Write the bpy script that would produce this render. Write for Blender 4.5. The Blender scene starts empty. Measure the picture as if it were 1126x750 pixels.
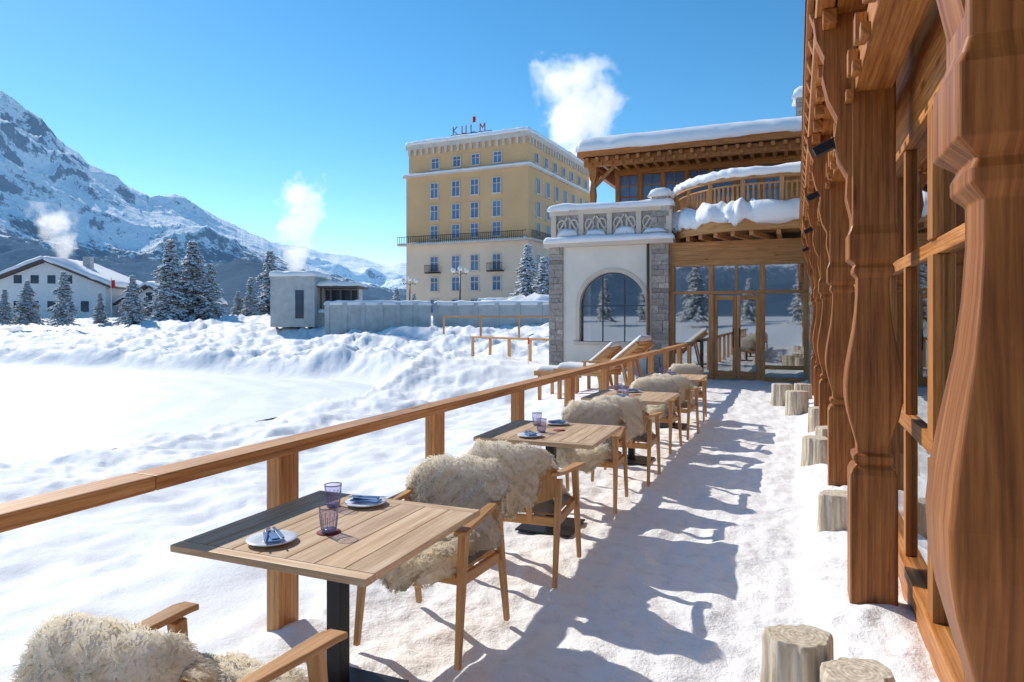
import bpy, bmesh, math, random
import numpy as np
from mathutils import Vector, Matrix
random.seed(7); np.random.seed(7)
C=bpy.context; D=bpy.data
TH=math.radians(22.65); CT=math.cos(TH); ST=math.sin(TH)
def loc(r,d): return (r*CT-d*ST, r*ST+d*CT)
SUN_AZ=-68.0; SUN_EL=36.0

# ---------------------------------------------------------------- noise
def _h(ix,iy,seed):
    n=(ix.astype(np.int64)*374761393+iy.astype(np.int64)*668265263+seed*1442695041)&0xffffffff
    n=((n^(n>>13))*1274126177)&0xffffffff
    return ((n^(n>>16))&0xffff)/65535.0
def vnoise(x,y,seed=0):
    ix=np.floor(x);iy=np.floor(y);fx=x-ix;fy=y-iy
    fx=fx*fx*fx*(fx*(fx*6-15)+10);fy=fy*fy*fy*(fy*(fy*6-15)+10)
    a=_h(ix,iy,seed);b=_h(ix+1,iy,seed);c=_h(ix,iy+1,seed);d=_h(ix+1,iy+1,seed)
    return (a*(1-fx)+b*fx)*(1-fy)+(c*(1-fx)+d*fx)*fy
def fbm(x,y,o=4,seed=0,g=.5):
    s=0;a=1;t=0
    for i in range(o):
        c,sn=math.cos(i*.7),math.sin(i*.7)
        s=s+a*vnoise((x*c-y*sn)*2**i+i*17.3,(x*sn+y*c)*2**i-i*9.1,seed+i);t+=a;a*=g
    return s/t
def blobs(x,y,seed=0,k=7.0):
    ix=np.floor(x);iy=np.floor(y);s=np.zeros(np.shape(x))
    for dx in(-1,0,1):
        for dy in(-1,0,1):
            cx=ix+dx;cy=iy+dy
            px=cx+.1+.8*_h(cx,cy,seed);py=cy+.1+.8*_h(cx,cy,seed+7);h=_h(cx,cy,seed+13)
            kk=k*(1.9-1.2*h)
            s+=np.exp(-((px-x)**2+(py-y)**2)*kk)*(.15+.85*h)
    return s
def sst(a,b,x):
    t=np.clip((x-a)/(b-a),0,1);return t*t*(3-2*t)

# ---------------------------------------------------------------- materials
def newmat(name):
    m=D.materials.new(name);m.use_nodes=True;nt=m.node_tree
    b=nt.nodes['Principled BSDF'];return m,nt,b
def N(nt,t,**k):
    n=nt.nodes.new(t)
    for a,v in k.items():
        if a in n.inputs: n.inputs[a].default_value=v
        else: setattr(n,a,v)
    return n
def ramp(nt,fac,stops):
    r=nt.nodes.new('ShaderNodeValToRGB');e=r.color_ramp.elements
    while len(e)<len(stops): e.new(.5)
    for i,(p,c) in enumerate(stops):
        e[i].position=p;e[i].color=(c[0],c[1],c[2],1)
    nt.links.new(fac,r.inputs[0]);return r.outputs[0]
def bump(nt,b,h,strength=.3,dist=.02):
    n=nt.nodes.new('ShaderNodeBump');n.inputs['Strength'].default_value=strength;n.inputs['Distance'].default_value=dist
    nt.links.new(h,n.inputs['Height']);nt.links.new(n.outputs[0],b.inputs['Normal']);return n
def mapping(nt,src,scale):
    m=nt.nodes.new('ShaderNodeMapping');m.inputs['Scale'].default_value=scale
    nt.links.new(src,m.inputs[0]);return m.outputs[0]
def mixc(nt,f,a,b,bt='MIX'):
    m=nt.nodes.new('ShaderNodeMix');m.data_type='RGBA';m.blend_type=bt
    for i,s in ((0,f),(6,a),(7,b)):
        if hasattr(s,'is_output'): nt.links.new(s,m.inputs[i])
        else: m.inputs[i].default_value=s if i==0 else (*s,1)
    return m.outputs[2]
def math_(nt,op,a,b=0.0):
    m=nt.nodes.new('ShaderNodeMath');m.operation=op
    for i,s in ((0,a),(1,b)):
        if hasattr(s,'is_output'): nt.links.new(s,m.inputs[i])
        else: m.inputs[i].default_value=s
    return m.outputs[0]

def wood(name,dark,mid,light,rough=.55,knots=True,bs=.25):
    m,nt,b=newmat(name)
    uv=nt.nodes.new('ShaderNodeUVMap').outputs[0]
    n1=N(nt,'ShaderNodeTexNoise',Scale=1.0,Detail=5.0,Roughness=.6,Distortion=.6);nt.links.new(mapping(nt,uv,(1.6,26,1)),n1.inputs[0])
    n2=N(nt,'ShaderNodeTexNoise',Scale=1.0,Detail=4.0,Roughness=.7);nt.links.new(mapping(nt,uv,(6,160,1)),n2.inputs[0])
    n3=N(nt,'ShaderNodeTexNoise',Scale=1.0,Detail=2.0);nt.links.new(mapping(nt,uv,(.35,.9,1)),n3.inputs[0])
    c=ramp(nt,n1.outputs[0],[(.32,dark),(.5,mid),(.68,light)])
    c2=ramp(nt,n2.outputs[0],[(.3,(.72,.68,.63)),(.6,(1,1,1))])
    c=mixc(nt,1.0,c,c2,'MULTIPLY')
    c3=ramp(nt,n3.outputs[0],[(.3,(.76,.74,.72)),(.7,(1.15,1.12,1.1))])
    c=mixc(nt,1.0,c,c3,'MULTIPLY')
    if knots:
        wv=N(nt,'ShaderNodeTexWave',Scale=1.0,Distortion=7.0,Detail=2.0);wv.inputs['Detail Scale'].default_value=.6;wv.bands_direction='Y';nt.links.new(mapping(nt,uv,(.5,11,1)),wv.inputs[0])
        c=mixc(nt,.55,c,ramp(nt,wv.outputs[0],[(.0,(.62,.56,.5)),(.35,(1,1,1))]),'MULTIPLY')
        v=N(nt,'ShaderNodeTexVoronoi',Scale=1.0);nt.links.new(mapping(nt,uv,(1.5,6,1)),v.inputs[0])
        k=ramp(nt,v.outputs[0],[(.05,(.3,.22,.17)),(.13,(1,1,1))])
        c=mixc(nt,.8,c,k,'MULTIPLY')
    nt.links.new(c,b.inputs['Base Color'])
    b.inputs['Roughness'].default_value=rough
    b.inputs['Specular IOR Level'].default_value=.35
    bump(nt,b,n2.outputs[0],bs,.004)
    return m
def plain(name,col,rough=.6,metal=0,var=.12,sc=6,bs=.15):
    m,nt,b=newmat(name)
    g=nt.nodes.new('ShaderNodeTexCoord').outputs['Object']
    n=N(nt,'ShaderNodeTexNoise',Scale=float(sc),Detail=5.0);nt.links.new(g,n.inputs[0])
    lo=tuple(x*(1-var) for x in col);hi=tuple(min(1,x*(1+var)) for x in col)
    nt.links.new(ramp(nt,n.outputs[0],[(.3,lo),(.7,hi)]),b.inputs['Base Color'])
    b.inputs['Roughness'].default_value=rough;b.inputs['Metallic'].default_value=metal
    bump(nt,b,n.outputs[0],bs,.01)
    return m
M={}
M['rail']=wood('larch_rail_wood',(.52,.23,.08),(.70,.35,.135),(.80,.46,.20))
M['chair']=wood('oak_chair_wood',(.46,.23,.08),(.62,.34,.135),(.72,.43,.19),.45,False)
M['table']=wood('teak_table_wood',(.54,.36,.20),(.70,.49,.30),(.82,.64,.43),.55,False)
M['chalet']=wood('chalet_wood',(.33,.12,.026),(.50,.20,.048),(.62,.285,.085),.5)
M['post']=wood('carved_post_wood',(.22,.072,.015),(.37,.13,.028),(.50,.205,.052),.42)
M['chalet_shade']=wood('shaded_chalet_wood',(.13,.055,.02),(.21,.09,.03),(.28,.13,.045),.6)  # darker copy of the chalet wood: soffit shade put into its colour
M['annexw']=wood('annex_wood',(.42,.19,.065),(.58,.285,.10),(.68,.38,.16),.5)
M['black']=plain('black_metal',(.02,.02,.022),.4,.6)
M['steel']=plain('cutlery_steel',(.6,.6,.62),.2,1,.05)
M['grey']=plain('grey_cushion',(.22,.22,.225),.9)
M['plate']=plain('ceramic_plate',(.72,.76,.82),.25,0,.03,6,0)
M['glassbase']=plain('glass_base',(.26,.24,.36),.1,0,.03,6,0)
M['napkin']=plain('blue_napkin',(.12,.24,.46),.9)
M['red']=plain('red_coaster',(.25,.03,.03),.8)
M['redflag']=plain('red_cloth',(.6,.02,.02),.8)
M['redsign']=plain('red_letters',(.38,.07,.05),.6)
M['stucco']=plain('cream_stucco',(.75,.69,.60),.9,0,.07,2)
M['white']=plain('white_stucco',(.76,.75,.73),.9,0,.05,3)
M['greyst']=plain('grey_concrete',(.46,.47,.46),.9,0,.15,2)
M['roofdk']=plain('dark_roof',(.11,.085,.07),.8)
M['yel']=plain('ochre_render',(.70,.425,.205),.9,0,.07,.25)
M['yel2']=plain('pale_render',(.76,.575,.42),.9,0,.07,.25)
M['trim']=plain('stone_trim',(.64,.54,.44),.9,0,.1,1)
M['copper']=plain('copper_pipe',(.2,.11,.07),.5,.5)
M['cloth']=plain('white_cushion_cloth',(.82,.80,.76),.95,0,.04,4)

def snowmat(name,scale=1.0,base=(.85,.855,.87),bumps=.6,path=False):
    m,nt,b=newmat(name)
    g=nt.nodes.new('ShaderNodeNewGeometry').outputs['Position']
    n1=N(nt,'ShaderNodeTexNoise',Scale=3.0*scale,Detail=6.0,Roughness=.5);nt.links.new(g,n1.inputs[0])
    n2=N(nt,'ShaderNodeTexNoise',Scale=45.0*scale,Detail=4.0,Roughness=.7);nt.links.new(g,n2.inputs[0])
    n0=N(nt,'ShaderNodeTexNoise',Scale=.25,Detail=3.0);nt.links.new(g,n0.inputs[0])
    c=ramp(nt,n0.outputs[0],[(.3,tuple(x*.97 for x in base)),(.7,base)])
    b.inputs['Roughness'].default_value=.7
    b.inputs['Specular IOR Level'].default_value=.25
    h=math_(nt,'ADD',n1.outputs[0],math_(nt,'MULTIPLY',n2.outputs[0],.2))
    if path:
        sx=nt.nodes.new('ShaderNodeSeparateXYZ');nt.links.new(g,sx.inputs[0])
        m1=nt.nodes.new('ShaderNodeMapRange');m1.interpolation_type='SMOOTHSTEP'
        ax=math_(nt,'ABSOLUTE',math_(nt,'ADD',sx.outputs[0],.85))
        nt.links.new(ax,m1.inputs[0])
        for i,v in ((1,1.2),(2,1.75),(3,1.0),(4,0.0)): m1.inputs[i].default_value=v
        v=N(nt,'ShaderNodeTexNoise',Scale=9.0,Detail=5.0,Roughness=.68);nt.links.new(g,v.inputs[0])
        dirty=ramp(nt,v.outputs[0],[(.30,(.76,.745,.735)),(.48,(.87,.865,.86)),(.7,(.90,.90,.90))])
        c=mixc(nt,m1.outputs[0],c,dirty)
        h2=math_(nt,'MULTIPLY',math_(nt,'MULTIPLY',v.outputs[0],1.0),m1.outputs[0])
        h=math_(nt,'ADD',h,h2)
    nt.links.new(c,b.inputs['Base Color'])
    bump(nt,b,h,bumps,.06)
    return m
M['ground']=snowmat('packed_snow',1,path=True,bumps=.5)
M['snow']=snowmat('fresh_snow',1,bumps=.3)
def icemat():
    m,nt,b=newmat('groomed_ice')
    g=nt.nodes.new('ShaderNodeNewGeometry').outputs['Position']
    n=N(nt,'ShaderNodeTexNoise',Scale=.35,Detail=6.0,Roughness=.65,Distortion=1.0);nt.links.new(g,n.inputs[0])
    w=N(nt,'ShaderNodeTexWave',Scale=.22,Distortion=4.5,Detail=4.0);w.wave_type='RINGS';w.rings_direction='Z'
    mp=nt.nodes.new('ShaderNodeMapping');mp.inputs['Location'].default_value=(26,-8,0);nt.links.new(g,mp.inputs[0]);nt.links.new(mp.outputs[0],w.inputs[0])
    c=ramp(nt,n.outputs[0],[(.3,(.70,.74,.79)),(.6,(.84,.85,.87))])
    c=mixc(nt,.6,c,ramp(nt,w.outputs[0],[(.35,(.86,.88,.92)),(.6,(1,1,1))]),'MULTIPLY')
    nt.links.new(c,b.inputs['Base Color']);b.inputs['Roughness'].default_value=.6
    bump(nt,b,n.outputs[0],.2,.05);return m
M['ice']=icemat()

def glassmat(name,tint=(.35,.45,.5),refl=.35,rough=.02,k=.7,base=.1):
    m,nt,b=newmat(name);nt.nodes.remove(b)
    o=nt.nodes['Material Output']
    t=nt.nodes.new('ShaderNodeBsdfTransparent');t.inputs[0].default_value=(*tint,1)
    g=nt.nodes.new('ShaderNodeBsdfGlossy');g.inputs['Roughness'].default_value=rough;g.inputs[0].default_value=(.9,.95,1,1)
    lw=nt.nodes.new('ShaderNodeLayerWeight');lw.inputs[0].default_value=refl
    f=math_(nt,'ADD',math_(nt,'MULTIPLY',lw.outputs[0],k),base)
    x=nt.nodes.new('ShaderNodeMixShader');nt.links.new(f,x.inputs[0]);nt.links.new(t.outputs[0],x.inputs[1]);nt.links.new(g.outputs[0],x.inputs[2])
    nt.links.new(x.outputs[0],o.inputs[0]);return m
M['glass']=glassmat('window_glass',(.45,.52,.55),.4,k=.5,base=.34)
M['glassd']=glassmat('tinted_window_glass',(.30,.33,.33),.25,.01,.5)
M['tumbler']=glassmat('tumbler_glass',(.80,.78,.92),.16,base=.05)
M['bluewin']=plain('window_panes_blue',(.10,.19,.33),.08,0,.3,.6)
M['darkwin']=plain('window_panes_dark',(.06,.08,.10),.08,0,.4,.5)
M['interior']=plain('dark_interior',(.09,.08,.07),.9)
M['warmint']=plain('interior_curtain',(.45,.40,.33),.9,0,.3,1.5)

def stonemat():
    m,nt,b=newmat('stacked_stone')
    uv=nt.nodes.new('ShaderNodeUVMap').outputs[0]
    g=nt.nodes.new('ShaderNodeTexCoord').outputs['Object']
    n=N(nt,'ShaderNodeTexNoise',Scale=14.0,Detail=6.0);nt.links.new(g,n.inputs[0])
    n3=N(nt,'ShaderNodeTexNoise',Scale=.23,Detail=0.0);nt.links.new(uv,n3.inputs[0])
    c=ramp(nt,n3.outputs[0],[(.25,(.30,.25,.21)),(.42,(.48,.42,.35)),(.55,(.34,.30,.27)),(.75,(.58,.51,.42))])
    c2=ramp(nt,n.outputs[0],[(.3,(.65,.65,.65)),(.7,(1.1,1.1,1.1))])
    nt.links.new(mixc(nt,1.0,c,c2,'MULTIPLY'),b.inputs['Base Color']);b.inputs['Roughness'].default_value=.9
    bump(nt,b,n.outputs[0],.5,.02);return m
M['stone']=stonemat()
def furmat():
    m,nt,b=newmat('sheepskin_wool')
    g=nt.nodes.new('ShaderNodeTexCoord').outputs['Object']
    n=N(nt,'ShaderNodeTexNoise',Scale=14.0,Detail=3.0);nt.links.new(g,n.inputs[0])
    nt.links.new(ramp(nt,n.outputs[0],[(.3,(.93,.82,.64)),(.6,(.97,.92,.80))]),b.inputs['Base Color'])
    b.inputs['Roughness'].default_value=.85;b.inputs['Specular IOR Level'].default_value=.1
    o=nt.nodes['Material Output'];t=nt.nodes.new('ShaderNodeBsdfTranslucent');t.inputs[0].default_value=(.98,.90,.75,1)
    x=nt.nodes.new('ShaderNodeMixShader');x.inputs[0].default_value=.5
    nt.links.new(b.outputs[0],x.inputs[1]);nt.links.new(t.outputs[0],x.inputs[2]);nt.links.new(x.outputs[0],o.inputs[0])
    return m
M['fur']=furmat()
M['needle']=plain('frosted_conifer_needles',(.09,.12,.125),.9,0,.4,2)
M['bark']=plain('tree_bark',(.12,.08,.06),.95,0,.3,5)
def stumpmat():
    m,nt,b=newmat('stump_wood')
    tc=nt.nodes.new('ShaderNodeTexCoord');g=tc.outputs['Object']
    w=N(nt,'ShaderNodeTexWave',Scale=16.0,Distortion=2.5,Detail=3.0);w.wave_type='RINGS';w.rings_direction='Z';nt.links.new(g,w.inputs[0])
    n=N(nt,'ShaderNodeTexNoise',Scale=40.0,Detail=6.0);nt.links.new(mapping(nt,g,(1,1,.08)),n.inputs[0])
    c=ramp(nt,n.outputs[0],[(.3,(.42,.34,.25)),(.65,(.72,.63,.50))])
    wc=ramp(nt,w.outputs[0],[(.2,(.75,.70,.62)),(.7,(1,1,1))])
    c=mixc(nt,.7,c,wc,'MULTIPLY')
    nt.links.new(c,b.inputs['Base Color']);b.inputs['Roughness'].default_value=.85
    bump(nt,b,n.outputs[0],.5,.01);return m
M['stump']=stumpmat()

# ---------------------------------------------------------------- mesh builder
class MB:
    def __init__(s): s.v=[];s.f=[];s.mi=[];s.uv=[];s.sm=[]
    def add(s,verts,faces,mat=0,grain=(0,0,1),smooth=False,flat_uv=False):
        b=len(s.v);vs=[Vector(v) for v in verts];s.v.extend(vs)
        g=Vector(grain).normalized();ou=random.uniform(0,60);ov=random.uniform(0,60)
        for f in faces:
            s.f.append([b+i for i in f]);s.mi.append(mat);s.sm.append(smooth)
            if flat_uv: s.uv.extend([(ou,ov)]*len(f));continue
            a=vs[f[0]];n=Vector((0,0,0))
            for i in range(1,len(f)-1): n+=(vs[f[i]]-a).cross(vs[f[i+1]]-a)
            if n.length<1e-12: n=Vector((0,0,1))
            n.normalize();t=n.cross(g)
            if t.length<.3:
                t=n.orthogonal().normalized();g2=n.cross(t)
            else: t.normalize();g2=g
            for i in f: s.uv.append((vs[i].dot(g2)+ou,vs[i].dot(t)+ov))
    def box(s,c,sz,mat=0,rot=None,grain=None,**k):
        hx,hy,hz=sz[0]/2,sz[1]/2,sz[2]/2
        vs=[Vector((x,y,z)) for x in(-hx,hx) for y in(-hy,hy) for z in(-hz,hz)]
        if grain is None:
            i=max(range(3),key=lambda i:sz[i]);grain=[0,0,0];grain[i]=1
        g=Vector(grain)
        if rot is not None: vs=[rot@v for v in vs];g=rot@g
        c=Vector(c);vs=[v+c for v in vs]
        s.add(vs,[(0,1,3,2),(4,6,7,5),(0,4,5,1),(2,3,7,6),(0,2,6,4),(1,5,7,3)],mat,g,**k)
    def bb(s,x0,x1,y0,y1,z0,z1,mat=0,**k): s.box(((x0+x1)/2,(y0+y1)/2,(z0+z1)/2),(x1-x0,y1-y0,z1-z0),mat,**k)
    def beam(s,p0,p1,w0,h0,w1=None,h1=None,mat=0,up=(0,0,1)):
        p0=Vector(p0);p1=Vector(p1);w1=w1 or w0;h1=h1 or h0
        d=(p1-p0).normalized();u=Vector(up)
        if abs(d.dot(u))>.9: u=Vector((0,1,0))
        r=d.cross(u).normalized();u=r.cross(d)
        vs=[]
        for p,w,h in((p0,w0,h0),(p1,w1,h1)):
            for a,b in((-1,-1),(1,-1),(1,1),(-1,1)): vs.append(p+r*a*w/2+u*b*h/2)
        s.add(vs,[(3,2,1,0),(4,5,6,7),(0,1,5,4),(1,2,6,5),(2,3,7,6),(3,0,4,7)],mat,d)
    def lathe(s,c,prof,n=24,mat=0,smooth=True,cap=True,squash=None):
        vs=[];fs=[]
        for z,r in prof:
            for i in range(n):
                a=2*math.pi*i/n;rr=r*(squash(a) if squash else 1);vs.append((c[0]+rr*math.cos(a),c[1]+rr*math.sin(a),c[2]+z))
        for j in range(len(prof)-1):
            for i in range(n): fs.append((j*n+i,j*n+(i+1)%n,(j+1)*n+(i+1)%n,(j+1)*n+i))
        if cap: fs.append(tuple(range(n-1,-1,-1)));fs.append(tuple((len(prof)-1)*n+i for i in range(n)))
        s.add(vs,fs,mat,(0,0,1),smooth)
    def tube(s,pts,r,n=8,mat=0,r1=None):
        pts=[Vector(p) for p in pts];vs=[];fs=[]
        for k,p in enumerate(pts):
            d=(pts[min(k+1,len(pts)-1)]-pts[max(k-1,0)]).normalized()
            a=d.cross(Vector((0,0,1))).normalized() if abs(d.z)<=.9 else Vector((1,0,0))
            b=d.cross(a).normalized();rr=r if r1 is None else r+(r1-r)*k/(len(pts)-1)
            for i in range(n):
                t=2*math.pi*i/n;vs.append(p+a*rr*math.cos(t)+b*rr*math.sin(t))
        for k in range(len(pts)-1):
            for i in range(n): fs.append((k*n+i,k*n+(i+1)%n,(k+1)*n+(i+1)%n,(k+1)*n+i))
        fs.append(tuple(range(n-1,-1,-1)));fs.append(tuple((len(pts)-1)*n+i for i in range(n)))
        s.add(vs,fs,mat,(0,0,1),True)
    def sqloft(s,cx,cy,prof,mat=0,cham=.14):
        vs=[];fs=[]
        for z,hx,hy,ox in prof:
            c=cham*min(hx,hy)
            for x,y in((-hx+c,-hy),(hx-c,-hy),(hx,-hy+c),(hx,hy-c),(hx-c,hy),(-hx+c,hy),(-hx,hy-c),(-hx,-hy+c)):
                vs.append((cx+x+ox,cy+y,z))
        n=8
        for j in range(len(prof)-1):
            for i in range(n): fs.append((j*n+i,j*n+(i+1)%n,(j+1)*n+(i+1)%n,(j+1)*n+i))
        fs.append(tuple(range(n-1,-1,-1)));fs.append(tuple((len(prof)-1)*n+i for i in range(n)))
        s.add(vs,fs,mat,(0,0,1))
    def snow(s,cx,cy,z,lx,ly,th,mat=0,amp=.25,res=.12,seed=None,rot=0,slope=(0,0),lim=60):
        seed=seed if seed is not None else random.randint(0,999)
        nx=int(min(lim,max(4,lx/res)));ny=int(min(lim,max(4,ly/res)))
        u=np.linspace(-1,1,nx+1);v=np.linspace(-1,1,ny+1)
        u=np.sign(u)*(1-(1-np.abs(u))**1.6);v=np.sign(v)*(1-(1-np.abs(v))**1.6)
        U,V=np.meshgrid(u,v,indexing='ij')
        fx=np.clip((1-np.abs(U))*lx/2/(th*.9),0,1);fy=np.clip((1-np.abs(V))*ly/2/(th*.9),0,1)
        rx=np.sqrt(1-(1-fx)**2);ry=np.sqrt(1-(1-fy)**2)
        X=U*lx/2;Y=V*ly/2
        nz=fbm(X*1.6+seed,Y*1.6-seed,3,seed)-.5
        wob=(vnoise((X+Y)*2.3+seed,(X-Y)*2.3,seed)-.5)*th*.35
        X=X+np.where(np.abs(U)>.97,wob,0);Y=Y+np.where(np.abs(V)>.97,wob,0)
        Z=th*(rx*ry)*(1+amp*2*nz)-th*.12*((fx<.01)|(fy<.01))*vnoise(X*3,Y*3+seed,seed)*2
        cr,sr=math.cos(rot),math.sin(rot)
        WX=cx+X*cr-Y*sr;WY=cy+X*sr+Y*cr;WZ=z+Z+slope[0]*X+slope[1]*Y
        vs=np.stack([WX,WY,WZ],-1).reshape(-1,3).tolist()
        m=ny+1;fs=[(i*m+j,(i+1)*m+j,(i+1)*m+j+1,i*m+j+1) for i in range(nx) for j in range(ny)]
        per=[i*m for i in range(nx+1)]+[nx*m+j for j in range(1,ny+1)]+[i*m+ny for i in range(nx-1,-1,-1)]+[j for j in range(ny-1,0,-1)]
        fs.append(tuple(reversed(per)))
        s.add(vs,fs,mat,(1,0,0),True)
    def obj(s,name,mats,parent=None,bevel=0,loc_=None,normals=None):
        if normals:
            for i,f in enumerate(s.f):
                a,b,c=s.v[f[0]],s.v[f[1]],s.v[f[2]]
                if (b-a).cross(c-a).dot(normals[f[0]])<0: s.f[i]=f[::-1]
        me=D.meshes.new(name);me.from_pydata([tuple(v) for v in s.v],[],s.f)
        for k in mats: me.materials.append(M[k])
        me.polygons.foreach_set('material_index',s.mi);me.polygons.foreach_set('use_smooth',s.sm)
        ul=me.uv_layers.new(name='UVMap');ul.data.foreach_set('uv',[c for p in s.uv for c in p])
        me.update()
        if normals: me.normals_split_custom_set_from_vertices([tuple(v) for v in normals])
        o=D.objects.new(name,me);C.collection.objects.link(o)
        if bevel:
            b=o.modifiers.new('bevel','BEVEL');b.width=bevel;b.segments=2;b.limit_method='ANGLE';b.angle_limit=.6
        if parent: o.parent=parent
        if loc_: o.location=loc_
        return o
def empty(name,l=(0,0,0),rz=0):
    e=D.objects.new(name,None);C.collection.objects.link(e);e.location=l;e.rotation_euler=(0,0,rz);e.empty_display_size=.3;return e
def npmesh(name,V,F,mats,smooth=True,mi=None):
    me=D.meshes.new(name);me.from_pydata(V.tolist(),[],F.tolist() if hasattr(F,'tolist') else F)
    for k in mats: me.materials.append(M[k] if isinstance(k,str) else k)
    me.polygons.foreach_set('use_smooth',[smooth]*len(me.polygons))
    if mi is not None: me.polygons.foreach_set('material_index',mi)
    me.update();o=D.objects.new(name,me);C.collection.objects.link(o);return o
def gridfaces(na,nb):
    i,j=np.meshgrid(np.arange(na-1),np.arange(nb-1),indexing='ij')
    a=(i*nb+j).ravel();return np.stack([a,a+nb,a+nb+1,a+1],-1)

# ---------------------------------------------------------------- ground
RK=(-60.0,-12.4,-30.0,22.6,6.0)
def rink_sd(X,Y):
    cx=(RK[0]+RK[1])/2;cy=(RK[2]+RK[3])/2;hx=(RK[1]-RK[0])/2-RK[4];hy=(RK[3]-RK[2])/2-RK[4]
    qx=np.abs(X-cx)-hx;qy=np.abs(Y-cy)-hy
    return np.hypot(np.maximum(qx,0),np.maximum(qy,0))+np.minimum(np.maximum(qx,qy),0)-RK[4]
def H(X,Y):
    X=np.asarray(X,float);Y=np.asarray(Y,float)
    wx=X+.9*(fbm(X*.7,Y*.7,4,101)-.5);wy=Y+.9*(fbm(X*.7+9,Y*.7,4,111)-.5)
    base=-.62*sst(-2.6,-7.5,X)-.25*sst(-8,-11.5,X)*sst(19,14,Y)
    base=base+(1.85)*sst(21,46,Y+.12*X)*sst(-1,-4,X)
    base=base+.55*sst(15.6,18.2,Y)*sst(-3.2,-4.6,X)*sst(-14,-8,X)
    sd=rink_sd(X,Y)
    l1=fbm(X*.30,Y*.30,3,3)-.5
    sat=lambda c:1-np.exp(-1.7*c)
    c1=sat(blobs(wx*.42,wy*.42,11,4.5));c2=sat(blobs(wx*1.05,wy*1.05,31,5.0));c3=sat(blobs(wx*2.7,wy*2.7,51,5.5))
    mid=fbm(wx*1.1,wy*1.1,4,121)-.5;fine=fbm(X*5,Y*5,3,131)-.5
    dens=sst(.42,.62,fbm(X*.22+5,Y*.22,2,91))
    off=sst(-2.75,-4.2,X)
    rough=sst(-4.5,-9,X)*(.25+.75*dens)
    z=base+off*(l1*.50+rough*(c1*.14+c2*.07+mid*.15+c3*.025)+mid*.13*sst(-3,-4.5,X))
    far=sst(23,27,Y+.05*X)*sst(85,50,Y)
    fur=np.sin((Y*.9+X*.16+2.2*fbm(X*.16,Y*.25,2,77)*3)*.95)
    z=z+far*off*(fur*.17+c1*.24+c2*.14+mid*.46+c3*.05-.06)
    bank=sst(0,1.6,sd)*sst(6.0,1.6,sd)
    amt=.30+.70*sst(12,21,Y)
    z=z+bank*amt*(.24+.26*c1+.18*c2+.42*mid+.08*c3+.05*fine)
    zr=-.98
    z=z*sst(-.15,1.8,sd)+zr*(1-sst(-.15,1.8,sd))
    z=z+.10*sst(-2.45,-2.75,X)*sst(-4.5,-3.2,X)*(vnoise(X*1.3,Y*1.1,5))
    pr=sat(blobs(X*1.7,Y*1.3,15,12))
    z=z-.085*sst(-2.6,-3.4,X)*sst(-9,-5.5,X)*pr+.014*fine*off
    pth=sst(-2.75,-2.4,X)
    p=.035*(fbm(X*3.2,Y*3.2,4,41)-.5)+.032*(sat(blobs(X*3.4,Y*3.4,52))-.4)+.018*(blobs(X*7,Y*7,57)-.4)
    p=p+.12*sst(-.05,.35,X)*(.35+fbm(X*3,Y*2.1,3,61))+.05*blobs(X*3.4,Y*3.4,63)*sst(-.1,.3,X)
    p=p+.09*sst(-2.0,-2.4,X)*fbm(X*2,Y*1.7,3,62)
    z=z*(1-pth)+p*pth
    r=np.hypot(X,Y)
    z=np.where(r>70,z+(1.5-z)*sst(70,110,r),z)
    return z
def Hs(x,y): return float(H(np.array([x]),np.array([y]))[0])
def build_ground():
    a1=np.radians(np.linspace(-46,46,860));a2=np.radians(np.linspace(46,314,90))[1:]
    ang=np.concatenate([a1,a2])-TH
    rad=np.concatenate([[.05,.3],np.exp(np.linspace(math.log(.6),math.log(130),620)),np.exp(np.linspace(math.log(150),math.log(14000),30))])
    R,A=np.meshgrid(rad,ang,indexing='ij')
    X=R*np.sin(A);Y=R*np.cos(A);Z=H(X,Y)
    V=np.stack([X,Y,Z],-1).reshape(-1,3)
    F=gridfaces(len(rad),len(ang))
    i=np.arange(len(rad)-1);n=len(ang)
    F2=np.stack([i*n+n-1,(i+1)*n+n-1,(i+1)*n,i*n],-1)
    F=np.concatenate([F,F2])[:,::-1]
    npmesh('snow_ground',V,F,['ground'])
build_ground()
def rink():
    pts=[];x0,x1,y0,y1,r=RK;x1+=.1;y1+=.1
    for cx,cy,a0 in((x1-r,y1-r,0),(x0+r,y1-r,90),(x0+r,y0+r,180),(x1-r,y0+r,270)):
        for k in range(13):
            a=math.radians(a0+k*7.5);pts.append((cx+r*math.cos(a),cy+r*math.sin(a),-.93))
    mb=MB();mb.add(pts,[tuple(range(len(pts)))],0,(1,0,0));mb.obj('ice_rink',['ice'])
rink()

# ---------------------------------------------------------------- railing
def railing(name,pts,h=1.0,post=1.6,pw=.15,pd=.09,board=.17,th=.07,below=.6):
    e=empty(name);mb=MB();P=[Vector(p) for p in pts]
    for a,b in zip(P[:-1],P[1:]):
        d=b-a;L=d.length;n=max(1,round(L/post))
        hd=Vector((d.x,d.y,0)).normalized();rt=Matrix.Rotation(math.atan2(hd.y,hd.x),3,'Z')
        mb.beam(a+Vector((0,0,h-th/2)),b+Vector((0,0,h-th/2)),board,th)
        for k in range(n+1):
            p=a+d*k/n;mb.box((p.x,p.y,p.z+(h-th-below)/2),(pw,pd,h-th+below-.002),rot=rt,grain=(0,0,1))
    mb.obj('rail_timber',['rail'],e,.006);return e
e=empty('wooden_railing');mb=MB()
for k in range(-2,10):
    y=2.82+1.62*k
    mb.box((-2.47,y,.22),(.085,.15,1.44),grain=(0,0,1))
ys=[-1.3,2.0,6.1,10.1,14.1,17.9]
for a,b in zip(ys[:-1],ys[1:]): mb.bb(-2.545,-2.40,a+.002,b-.002,.941,1.003)
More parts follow.
